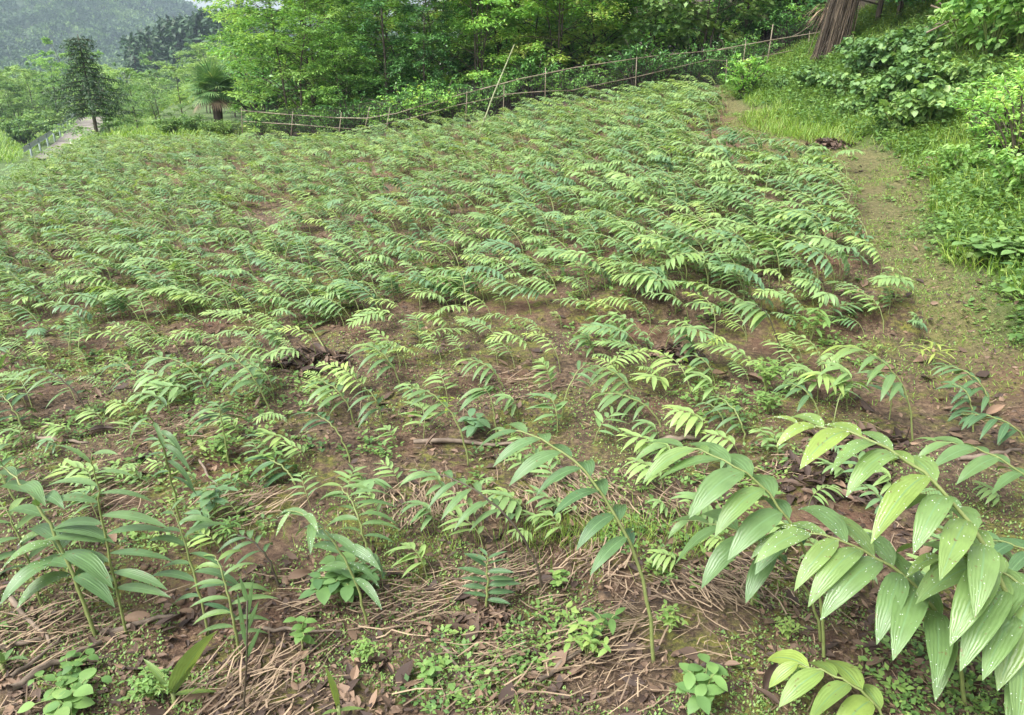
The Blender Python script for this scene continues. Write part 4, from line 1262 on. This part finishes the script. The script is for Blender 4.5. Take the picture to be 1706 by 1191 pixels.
def dead_leaf(p, L, az, tint, label, group=None, wr=.36):
    mb = MB(); L = L * .78
    d = np.array([[math.cos(az), math.sin(az), .12]])
    leaves(mb, [[0, 0, .02]], d, np.array([[-math.sin(az), math.cos(az), .2]]), L, L * wr, rng.uniform(-.5, .6), rng.uniform(.4, 1.1), 9, tint, rng.uniform(.36, .5), rng.normal(0, .9), 5)
    o = build('dead_leaf', mb, M['deadleaf']); o.location = p
    tag(o, label, 'dead leaf', group)
    return o
for (px, py), Lp, az, t, lab in [((938, 912), 34, 1.2, .95, 'pale tan dead leaf standing in the fine grass patch'), ((1112, 915), 46, .4, .6, 'pinkish crumpled dead leaf beside the tall stem'), ((1345, 776), 50, .2, .9, 'pale papery dead leaf on top of the purplish pile'),
                                ((1205, 950), 44, 2.6, .8, 'pale pink dead leaf under the hanging leaves'), ((205, 1045), 60, .2, .75, 'large curled tan leaf next to the tall upright stem'), ((260, 1052), 66, .1, .25, 'long brown curled leaf lying along the old stick'),
                                ((480, 975), 50, .5, .6, 'long brown curled leaf by the small dark stemmed plant'), ((835, 1097), 22, .1, .7, 'small orange tan dead leaf on bare soil'), ((795, 1030), 36, 1.0, .4, 'brown curled leaf in the heap below the fern like plant'),
                                ((840, 1030), 40, 2.0, .5, 'greyish brown leaf in the heap below the fern like plant'), ((1110, 585), 36, .3, .1, 'dark rotten leaf in the bare strip near the terrace edge'), ((1210, 630), 60, 3.9, .7, 'torn brown leaf splayed on the soil like fingers'),
                                ((1240, 632), 50, 5.4, .55, 'second torn brown leaf splayed beside the first'), ((1690, 505), 30, .1, .95, 'pale tan leaf lying on the mossy path'), ((385, 800), 26, .3, .9, 'pale tan leaf beside the strap leaved plant'),
                                ((500, 625), 50, .4, .1, 'dark wet leaf in the hollow of the bare strip'), ((540, 590), 46, 2.6, .2, 'dark brown wet leaf by the broad raised leaves'), ((150, 725), 44, .2, .02, 'nearly black leaf lying in the dark hollow'), ((1270, 1165), 70, .9, .2, 'big dark brown leaf at the bottom beside the small yellow green plant'), ((1300, 1190), 60, 2.4, .3, 'folded brown leaf at the bottom under the small yellow green plant'), ((1560, 1180), 60, 1.5, .3, 'brown dead leaf under the big broad leaved plant'), ((1440, 1120), 46, .4, .45, 'brown dead leaf in the shade of the big plant'), ((1650, 385), 30, .4, .1, 'dark leaf on the eroded edge of the bank'), ((1640, 700), 44, .3, .85, 'pale leaf near the path end plants')]:
    p = at(px, py); sc = np.linalg.norm(p - [0, 0, CAM_Z]) / FPX
    dead_leaf(p, Lp * sc, az, t, lab)

def leaf_pile(px, py, rad_px, cnt, lab, tint, flat=.5, L=.10):
    p = at(px, py); r = rad_px * np.linalg.norm(p - [0, 0, CAM_Z]) / FPX
    cnt = int(cnt * 2.2); L = L * rng.uniform(.3, .8, cnt); flat = flat * .7; tint = tint + .12
    mb = MB(); az = rng.uniform(0, 6.28, cnt); q = rng.uniform(0, 1, cnt) ** .6 * r * 1.05
    x = np.cos(az) * q; y = np.sin(az) * q * .7
    z = terrain(p[0] + x, p[1] + y) - p[2] + np.maximum(1 - (q / r) ** 2, 0) * r * flat * rng.uniform(.3, 1, cnt) + .008
    a2 = rng.uniform(0, 6.28, cnt)
    d = nrm(np.stack([np.cos(a2), np.sin(a2), rng.normal(.1, .3, cnt)], 1))
    leaves(mb, np.column_stack([x, y, z]), d, nrm(np.cross(d, UP[None]) + rv(cnt, .4)), L, L * rng.uniform(.2, .45, cnt), rng.normal(.3, .7, cnt), rng.uniform(.1, 1.0, cnt), 5, np.clip(rng.normal(tint, .24, cnt), 0, 1), .45)
    o = build('dead_leaf_pile', mb, M['deadleaf']); o.location = p
    tag(o, lab, 'leaf pile')
leaf_pile(1385, 800, 95, 150, 'purplish brown pile of rotting leaves behind the tall oval leaved plant', .12, .14, .11)
leaf_pile(1378, 246, 34, 120, 'small heap of brown dead leaves on the grass where the field meets the path', .15, .5, .14)
leaf_pile(1430, 740, 70, 90, 'dark flat patch of rotting leaves behind the largest plant', .12, .12, .13)
leaf_pile(520, 605, 60, 90, 'dark wet leaf pile in the hollow of the bare strip', .12, .2, .12)
leaf_pile(815, 1045, 48, 70, 'heap of curled brown leaves below the fern like plant', .35, .3, .07)
leaf_pile(1125, 592, 40, 60, 'dark leaf heap at the foot of the terrace edge', .12, .35, .10)
leaf_pile(1575, 270, 42, 90, 'grey brown leaf debris on the eroded bank face', .4, .1, .12)
leaf_pile(1640, 415, 44, 90, 'dark leaf debris along the upper rim of the path', .15, .12, .12)

def stick(p0, p1, r, lab, mat='wood', lift=.02):
    a, c = at(*p0), at(*p1)
    k = 8; t = np.linspace(0, 1, k)[:, None]
    pts = a * (1 - t) + c * t
    pts[:, 2] = np.maximum(pts[:, 2], terrain(pts[:, 0], pts[:, 1]) + r * .3) + lift * .5
    pts = pts + rv(k, .004)
    mb = MB(); o0 = pts[0].copy(); tube(mb, pts - o0, np.linspace(r, r * .55, k), 6)
    o = build('stick', mb, M[mat]); o.location = o0; tag(o, lab, 'stick')
for args in [((15, 1160), (170, 1075), .012, 'long dark stick slanting up from the corner of the littered ground'), ((20, 1140), (105, 1065), .007, 'thin pale stick lying just above the long dark one'), ((20, 1005), (85, 1080), .009, 'straight pale stick crossing towards the thick stemmed plant'),
             ((170, 1060), (300, 1032), .010, 'brown stick running past the tall upright stem'), ((0, 1085), (70, 1072), .010, 'pale broken stick end at the edge by the old stalks'), ((440, 1052), (570, 1056), .006, 'thin wavy stick on the soil before the leafy weed'),
             ((690, 738), (870, 745), .012, 'long dark stick lying level across the bare ground'), ((1080, 742), (1165, 735), .016, 'thick dark stick end behind the bright comb leaved plant'), ((740, 1085), (790, 1160), .006, 'pale splinter of stalk upright in view on bare soil'),
             ((900, 1140), (1010, 1050), .007, 'pale stalk slanting over the straw near the tall stem'), ((1600, 770), (1700, 755), .012, 'dark stick by the silvery wet plant'), ((60, 735), (150, 742), .01, 'dark stick under the purple stemmed plant'), ((330, 770), (375, 830), .006, 'thin dark twig beside the strap leaved plant')]:
    stick(*args)

mb = MB()
nn = 9000
x, y = view_scatter(nn, 1.2, 7, 1.5)
kp = (fbm(x * 2.0, y * 2.0, 501, 3) > .42) & (x < path_x(y) + .6)
x, y = x[kp], y[kp]; nn = len(x)
cube = np.array([[-1, -1, -1], [1, -1, -1], [1, 1, -1], [-1, 1, -1], [-1, -1, 1], [1, -1, 1], [1, 1, 1], [-1, 1, 1]]) * .55
V = cube[None] * rng.uniform(.6, 1.3, (nn, 8, 3)) * (rng.gamma(1.6, .0035, nn) + .002)[:, None, None] * np.array([1, 1, .7])
V = V + np.column_stack([x, y, terrain(x, y) + .001])[:, None]
fq = np.array([[0, 3, 2, 1], [4, 5, 6, 7], [0, 1, 5, 4], [1, 2, 6, 5], [2, 3, 7, 6], [3, 0, 4, 7]])
mb.add(V.reshape(-1, 3), (np.arange(nn)[:, None, None] * 8 + fq[None]).reshape(-1, 4))
tag(build('soil_crumbs', mb, M['clod']), 'crumbs and small clods of brown soil', 'soil', None, 'stuff')

# fine grass
def grass(mb, x, y, hh, tint=None, w=.004, lean=.35, nseg=3):
    nn = len(x); az = rng.uniform(0, 6.28, nn)
    d = nrm(np.stack([np.cos(az) * lean, np.sin(az) * lean, np.ones(nn)], 1) + rv(nn, .12))
    s = np.stack([-np.sin(az), np.cos(az), np.zeros(nn)], 1)
    leaves(mb, np.column_stack([x, y, terrain(x, y) - .005]), d, s, hh, w, rng.uniform(.1, .9, nn), .05, nseg, rng.uniform(0, 1, nn) if tint is None else tint, .35, 0, 2)
mb = MB()
p = at(960, 905)
for (px, py), cnt, sx, hh in [((900, 900), 260, .10, .07), ((1000, 900), 380, .14, .09), ((1150, 915), 120, .05, .11), ((560, 905), 90, .10, .06), ((720, 910), 120, .08, .06), ((370, 890), 160, .12, .06), ((1060, 880), 160, .08, .07)]:
    p = at(px, py)
    x = p[0] + rng.normal(0, sx, cnt); y = p[1] + rng.normal(0, .07, cnt)
    grass(mb, x, y, hh * rng.uniform(.5, 1.3, cnt), None, .0022, .3)
tag(build('fine_grass', mb, M['grass']), 'patch of fine thin grass sprouting below the straw mound', 'grass', None, 'stuff')

mb = MB()
nn = 90000
y = rng.uniform(4.0, 16.5, nn); x = path_x(y) + rng.uniform(.05, 5.0, nn) - .9 * sstep(9, 10.5, y) * (1 - sstep(11, 12.5, y))
d = x - path_x(y)
g = fbm(x * .8, y * .8, 401, 3)
kp = ((d > .22 + .5 * (fbm(x * 2, y * 2, 7, 2) - .5)) | ((y > 9.0) & (y < 12) & (d > -.5))) & ((g > .46) | (rng.uniform(0, 1, nn) < .2)) & ~in_poly(x, y, FIELD) & (x < .74 * y + 1.2)
x, y = x[kp], y[kp]; d = d[kp]
grass(mb, x, y, rng.uniform(.07, .22, len(x)), np.clip(rng.normal(.5, .22, len(x)) + .5 * (fbm(x * .6, y * .6, 88, 2) - .5), 0, 1), .0075, .5)
# low sparse grass on the path and along the far edges
nn = 34000
y = rng.uniform(3.4, 13.5, nn); x = path_x(y) + rng.normal(-.1, .65, nn)
kp = ~in_poly(x, y, FIELD) & (fbm(x * 2.2, y * 2.2, 402, 3) > .43)
x, y = x[kp], y[kp]
grass(mb, x, y, rng.uniform(.012, .05, len(x)), rng.uniform(.1, .75, len(x)), .005, .7, 2)
nn = 26000
y = rng.uniform(17.2, 29, nn); x = -rng.uniform(.15, .72, nn) * y
kp = fbm(x * .35, y * .35, 403, 3) > .36
x, y = x[kp], y[kp]
grass(mb, x, y, rng.uniform(.08, .22, len(x)), np.clip(rng.normal(.45, .25, len(x)), 0, 1), .022, .6)
nn = 16000
y = rng.uniform(42, 80, nn); x = -rng.uniform(.4, .74, nn) * y
kp = np.min(np.hypot(x[:, None] - cc_road[None, :, 0], y[:, None] - cc_road[None, :, 1]), axis=1) > 1.9
x, y = x[kp], y[kp]
grass(mb, x, y, rng.uniform(.3, .8, len(x)), np.clip(rng.normal(.42, .25, len(x)), 0, 1), .05, .8)
tag(build('grass', mb, M['grass']), 'bright green grass on the bank beside the path and on the meadow', 'grass', None, 'stuff')

# small leaved ground cover
mb = MB()
nn = 22000
y = rng.uniform(3.3, 16, nn); x = path_x(y) + rng.uniform(.1, 5.2, nn)
d = x - path_x(y)
kp = (d > .18 + .6 * (fbm(x * 1.3, y * 1.3, 9, 3) - .5)) & (x < .74 * y + 1.0) & ((fbm(x * 1.1, y * 1.1, 411, 3) > .34))
x, y = x[kp], y[kp]
K = 9
bx = np.repeat(x, K) + rng.normal(0, .06, len(x) * K); by = np.repeat(y, K) + rng.normal(0, .06, len(x) * K)
bz = terrain(bx, by) + rng.uniform(.02, .20, len(bx)) * np.repeat(rng.uniform(.3, 1, len(x)), K)
az = rng.uniform(0, 6.28, len(bx)); dd_ = np.stack([np.cos(az), np.sin(az), rng.normal(-.1, .3, len(bx))], 1)
Lf = rng.uniform(.025, .07, len(bx)) * np.repeat(rng.uniform(.6, 1.3, len(x)), K)
cards(mb, np.column_stack([bx, by, bz]), dd_, nrm(np.cross(dd_, UP[None]) + rv(len(bx), .3)), Lf, Lf * .55, np.clip(np.repeat(rng.normal(.45, .22, len(x)), K) + rng.normal(0, .1, len(bx)), 0, 1))
# tiny herbs over the field soil
nn = 11000
x, y = view_scatter(nn, 1.25, 13, 1.25)
kp = (fbm(x * 1.7, y * 1.7, 421, 3) > .47 + .08 * (y < 2.6)) & (x < path_x(y) + .8)
x, y = x[kp], y[kp]
K = 8
bx = np.repeat(x, K); by = np.repeat(y, K)
az = rng.uniform(0, 6.28, len(bx)); rad = rng.uniform(.0, .028, len(bx))
bx = bx + np.cos(az) * rad; by = by + np.sin(az) * rad
dd_ = np.stack([np.cos(az), np.sin(az), rng.uniform(-.1, .6, len(bx))], 1)
Lf = rng.uniform(.008, .024, len(bx)) * (.7 + .17 * by) * np.repeat(rng.uniform(.6, 1.4, len(x)), K)
cards(mb, np.column_stack([bx, by, terrain(bx, by) + rng.uniform(.004, .03, len(bx))]), dd_, nrm(np.cross(dd_, UP[None]) + rv(len(bx), .2)), Lf, Lf * .6, np.clip(np.repeat(rng.normal(.6, .25, len(x)), K), 0, 1))
nn = 150000
x, y = view_scatter(nn, 1.2, 9, 1.5)
mk = fbm(x * 2.1, y * 2.1, 431, 4)
kp = (mk > .50 - .09 * np.exp(-((x - path_x(y)) / .6) ** 2) * (y > 3)) & (x < path_x(y) + .9)
x, y = x[kp], y[kp]; nn = len(x)
az = rng.uniform(0, 6.28, nn)
dd_ = np.stack([np.cos(az), np.sin(az), rng.uniform(.1, 1.4, nn)], 1)
Lf = rng.uniform(.004, .011, nn) * (1 + .12 * y)
cards(mb, np.column_stack([x, y, terrain(x, y) + rng.uniform(0, .006, nn)]), dd_, nrm(np.cross(dd_, UP[None]) + rv(nn, .3)), Lf, Lf * .55, np.clip(rng.normal(.75, .25, nn), 0, 1))
tag(build('ground_cover', mb, M['weed']), 'low small leaved herbs covering the bank and dotting the soil', 'ground cover', None, 'stuff')

# countable weeds in the foreground
def weed(px, py, wpx, hpx, nst, nlf, wr, lab, mat='weed', smat='stem_green', tint=.5, Lk=.35, name='weed'):
    p = at(px, py); sc = np.linalg.norm(p - [0, 0, CAM_Z]) / FPX
    r, h = wpx * sc / 2, hpx * sc
    root = empty(name, p); tag(root, lab, 'weed')
    st, fo = MB(), MB()
    for i in range(nst):
        az = i * 2.399 + rng.normal(0, .3); q = math.sqrt((i + .3) / nst)
        hd = np.array([math.cos(az), math.sin(az), 0])
        pts = bez(np.zeros(3), UP * h * .5 + hd * r * .1, UP * h * (1 - .2 * q) + hd * r * .6 * q, UP * h * (1 - .35 * q) + hd * r * q, 7)
        tube(st, pts, np.linspace(.0025, .0012, 7), 4, cap=False)
        a = np.linspace(.3, 1, nlf); b_ = np.stack([np.interp(a, np.linspace(0, 1, 7), pts[:, k]) for k in range(3)], 1)
        a2 = np.arange(nlf) * 2.4 + rng.uniform(0, 6)
        d = nrm(np.stack([np.cos(a2), np.sin(a2), rng.uniform(.0, .5, nlf)], 1))
        Ls = r * Lk * 2 * rng.uniform(.7, 1.2, nlf)
        leaves(fo, b_, d, nrm(np.cross(d, UP[None])), Ls, Ls * wr, .6, .12, 5, np.clip(rng.normal(tint, .12, nlf), 0, 1), .45, 0, 3)
    build('stems', st, M[smat], root); build('foliage', fo, M[mat], root)
    return root
weed(570, 1005, 95, 70, 9, 7, .6, 'leafy weed with oval grey green leaves under the plant with spreading wet leaves', 'big', tint=.35)
weed(978, 1100, 80, 65, 6, 8, .4, 'light green weed with small pointed leaves near the tall single stem', tint=.65, Lk=.24)
weed(1010, 1060, 60, 45, 2, 3, .35, 'seedling with two raised narrow leaves behind the light green weed', tint=.4, Lk=.6)
weed(716, 1140, 45, 38, 3, 5, .55, 'tiny pale weed on bare soil at the bottom centre', tint=.6)
weed(610, 1108, 55, 40, 14, 9, .4, 'round tuft of fine mossy weed beside bare soil', 'weed', tint=.7, Lk=.16)
weed(118, 1140, 110, 34, 9, 6, .7, 'low weed with rounded lobed leaves beside the long dark stick', 'weed', tint=.35, Lk=.13)
weed(120, 1180, 90, 30, 6, 4, .8, 'low weed with heart shaped leaves at the bottom edge', 'big', tint=.5, Lk=.3)
weed(255, 1170, 80, 45, 22, 9, .4, 'cushion of fine bright weed around the maize like seedling', 'weed', tint=.65, Lk=.13)
weed(1168, 1185, 95, 75, 4, 6, .55, 'small broad leaved seedling with smooth oval leaves at the bottom edge', 'big', tint=.6, Lk=.36, name='seedling')
weed(1115, 1050, 60, 40, 8, 7, .4, 'pale fine leaved weed beside the tall stem foot', tint=.75, Lk=.2)
weed(1310, 1070, 50, 34, 7, 7, .4, 'dull yellowish weed in the litter beside the oval leaved plant', tint=.8, Lk=.2)
weed(1275, 655, 70, 60, 12, 9, .4, 'bright feathery weed on the bare strip beside thin stem', tint=.7, Lk=.18)
weed(1278, 690, 60, 40, 10, 8, .4, 'low bright weed in front of the feathery one', tint=.65, Lk=.18)
weed(790, 720, 50, 26, 3, 6, .4, 'bluish rosette weed beside the level dark stick', 'crop', tint=.05, Lk=.6)
weed(745, 695, 24, 42, 2, 4, .25, 'tiny yellow green shoot at the foot of the thin upright plant', 'lime', tint=.6, Lk=.7)
weed(505, 1085, 50, 60, 3, 5, .6, 'small weed with two cupped leaves in front of the leafy weed', tint=.5, Lk=.4)
weed(370, 765, 60, 40, 12, 8, .6, 'pale clover like clump under the umbrella shaped plant', tint=.75, Lk=.17)
weed(360, 860, 50, 55, 4, 6, .45, 'bluish weed cluster in the mossy hollow', 'crop', tint=.05, Lk=.5)
weed(385, 905, 45, 45, 5, 8, .2, 'spindly dark weed in the mossy hollow', tint=.3, Lk=.4)
weed(1255, 1010, 24, 24, 4, 5, .5, 'small pale weed beside yellow shoot', tint=.8)
weed(930, 980, 36, 34, 4, 4, .6, 'small oval leaved weed before the fine grass', tint=.6, Lk=.4)
weed(455, 790, 40, 45, 2, 6, .35, 'light green young shoot beside the dark broad plant', tint=.6, Lk=.5)
weed(1330, 1150, 50, 26, 5, 6, .5, 'round leaved weed shaded by the yellow green plant', tint=.5, Lk=.25)
weed(1540, 610, 60, 40, 3, 7, .12, 'yellowish grass tuft at the terrace corner by the path', 'grass', tint=.85, Lk=.5, name='grass_tuft')
weed(1640, 440, 90, 40, 8, 6, .8, 'clump of round leaved weed on the rim of the path', 'big', tint=.55, Lk=.22)
weed(1690, 450, 90, 50, 8, 6, .8, 'clump of round leaved weed farther up the rim of the path', 'big', tint=.5, Lk=.22)
weed(1350, 570, 70, 60, 6, 7, .2, 'spiky grassy weed under the terrace edge', 'weed', tint=.6, Lk=.4)

def strap_seedling(base, tips, lab, w=.16, tint=.6, name='maize_seedling'):
    p = at(*base); root = empty(name, p); tag(root, lab, 'seedling')
    sc = np.linalg.norm(p - [0, 0, CAM_Z]) / FPX
    st, fo = MB(), MB()
    tube(st, [[0, 0, -.01], [0, 0, 28 * sc]], [.006, .005], 6)
    for tx, ty in tips:
        c = at_depth(tx, ty, p[1] + rng.uniform(-.03, .05)) - p
        L = np.linalg.norm(c - UP * 20 * sc)
        d = nrm((c - UP * 18 * sc)[None] + UP * L * .35)
        leaves(fo, [[0, 0, 18 * sc]], d, nrm(np.cross(d, UP[None] + .2)), L * 1.22, L * w * 1.5, .5, .25, 8, min(1, tint + .2 + rng.normal(0, .06)), .38, .2, 5)
    build('stem', st, M['stem_green'], root); build('foliage', fo, M['crop_near'], root)
strap_seedling((292, 1176), [(347, 1066), (246, 1106), (352, 1160), (262, 1140), (320, 1110)], 'maize like seedling with four strap leaves in a bright weed cushion')
strap_seedling((566, 1200), [(546, 1122), (600, 1185), (540, 1190)], 'pale seedling with one tall strap leaf at the bottom edge', .2, .6)
strap_seedling((8, 1125), [(-5, 1085), (40, 1100), (-40, 1110), (20, 1085)], 'dark strap leaved seedling cut off by the edge below the old stalks', .25, .35)
strap_seedling((863, 1215), [(858, 1160), (880, 1195)], 'tip of a seedling just showing at the bottom centre', .16, .6)
strap_seedling((1252, 1010), [(1250, 955), (1262, 975)], 'bright yellow shoot standing under the hanging leaves', .2, .95)
strap_seedling((2, 640), [(-30, 605), (30, 600), (10, 590)], 'tall strap leaved seedling at the open edge of the moss strip', .15, .4)
# thin grass shoot
p = at(405, 1196); root = empty('grass_shoot', p); tag(root, 'single thin dark grass shoot with narrow upright leaves', 'grass')
t_ = at_depth(412, 1000, p[1]) - p
st, fo = MB(), MB(); tube(st, [[0, 0, 0], t_ * .5 + [.004, 0, 0], t_], [.0028, .0024, .002], 5)
tp = [(400, 960), (420, 965), (428, 1000), (395, 985), (432, 1040)]
for k, (tx, ty) in enumerate(tp):
    b_ = t_ * (.98 - .12 * k); c = at_depth(tx, ty, p[1]) - p; d = nrm((c - b_)[None]); L = np.linalg.norm(c - b_)
    leaves(fo, [b_], d, nrm(np.cross(d, np.array([[0, 1, 0]]))), L, .012, .2, .2, 6, .45, .35, 0, 3)
build('stem', st, M['stem_dark'], root); build('foliage', fo, M['crop_near'], root)

# ------------------------------------------------------------------ shrubs of the bank
P['nettle'] = [make_bush('broad_leaved_shrub', '-', 'shrub', .62, .80, 15, 7, .135, .105, M['big'], M['stem_green'], None, (.5, .3), .35, .6, True, 6) for _ in range(3)]
P['fern'] = [make_bush('feathery_shrub', '-', 'shrub', .55, .85, 16, 12, .06, .022, M['mid'], M['stem_dark'], None, (.55, .3), .2, .7, False, 9)]
P['limebush'] = [make_bush('light_green_shrub', '-', 'shrub', .7, .9, 16, 9, .10, .065, M['bright'], M['stem_green'], None, (.55, .3), .35, .6, True, 6)]
nettles = [(1400, 165, .62), (1345, 150, .5), (1300, 152, .4), (1440, 130, .72), (1480, 118, .75), (1525, 128, .7), (1455, 185, .62), (1510, 165, .75), (1560, 150, .7), (1425, 105, .6), (1545, 215, .85), (1490, 222, .6), (1415, 198, .42), (1580, 195, .55),
           (1620, 150, .6), (1530, 95, .65), (1690, 180, .6)]
nl_txt = {10: 'largest broad leaved shrub, pale leaves spread over the bright grass', 0: 'broad leaved shrub first up the slope from the leaf heap', 2: 'small broad leaved shrub beside the round bush at the fence corner'}
for i, (px, py, s) in enumerate(nettles):
    plant_tree('nettle', at(px, py), rng.uniform(0, 6.28), s * rng.uniform(.8, .98), nl_txt.get(i, 'broad leaved green shrub in the mass covering the bank slope'), None if i in nl_txt else 'broad leaved shrubs covering the bank')
for px, py, s, lab in [(1660, 265, 1.0, 'feathery shrub with dark upright stems on the bank above the path'), (1695, 280, .9, 'feathery shrub at the edge, next to the dark stemmed one'), (1630, 235, .7, 'feathery shrub behind the dark stemmed one'), (1700, 225, 1.0, 'feathery shrub higher on the bank near the edge')]:
    plant_tree('fern', at(px, py), rng.uniform(0, 6.28), s, lab)
for px, py, s, lab in [(1650, 95, 1.1, 'light green lobed shrub high on the bank under dark trees'), (1700, 80, 1.2, 'light green lobed shrub at the top corner of the bank'), (1605, 88, .9, 'light green lobed shrub beside fallen branches on the bank'), (1690, 330, .5, 'lime green low bush by the rim of the path'), (1590, 300, .45, 'low light green bush on the eroded bank face')]:
    plant_tree('limebush', at(px, py), rng.uniform(0, 6.28), s, lab)
cb = make_bush('round_leafy_bush', 'round leafy bush in front of the fence corner at the end of the field', 'bush', .62, 1.05, 20, 13, .085, .04, M['mid'], M['bark'], None, (.30, .3), .25, .6, False, 9)
park(cb, at(1240, 163), 0, .78)
# fallen branches on the upper bank
p = at(1600, 62) ; root = empty('fallen_branches', p + UP * .25); tag(root, 'tangle of bare dead branches under the dark trees on the upper bank', 'branches')
mb = MB()
for i in range(16):
    d = nrm(rv(1) * np.array([1, .4, .5]))[0] * rng.uniform(.5, 1.3); o_ = rv(1, .25)[0] * np.array([1, 1, .5])
    tube(mb, [o_ - d * .5, o_ + rv(1, .05)[0], o_ + d * .5], [.014, .010, .004], 5)
build('branches', mb, M['wood'], root)

# ------------------------------------------------------------------ air
zmin = -16.0
mb = MB(); box(mb, (-300, 620, (zmin + 175) / 2), (2900, 1300, 175 - zmin))
m, n, b = new_mat('haze_air')
n.nodes.remove(b)
pv = N(n, 'ShaderNodeVolumePrincipled')
pv.inputs['Color'].default_value = (0.66, 0.83, 1.0, 1)
pv.inputs['Density'].default_value = 0.00050
pv.inputs['Anisotropy'].default_value = 0.0
n.links.new(pv.outputs[0], n.nodes['Material Output'].inputs['Volume'])
m.cycles.homogeneous_volume = True
hz = build('haze', mb, m, None, False); hz['kind'] = 'stuff'
hz['label'] = 'thin blue grey haze fading the far mountains'

# drop prototypes that were never used
for k, lst in P.items():
    for o in lst:
        if o.get('label') == '-':
            for c in list(o.children): bpy.data.objects.remove(c)
            bpy.data.objects.remove(o)
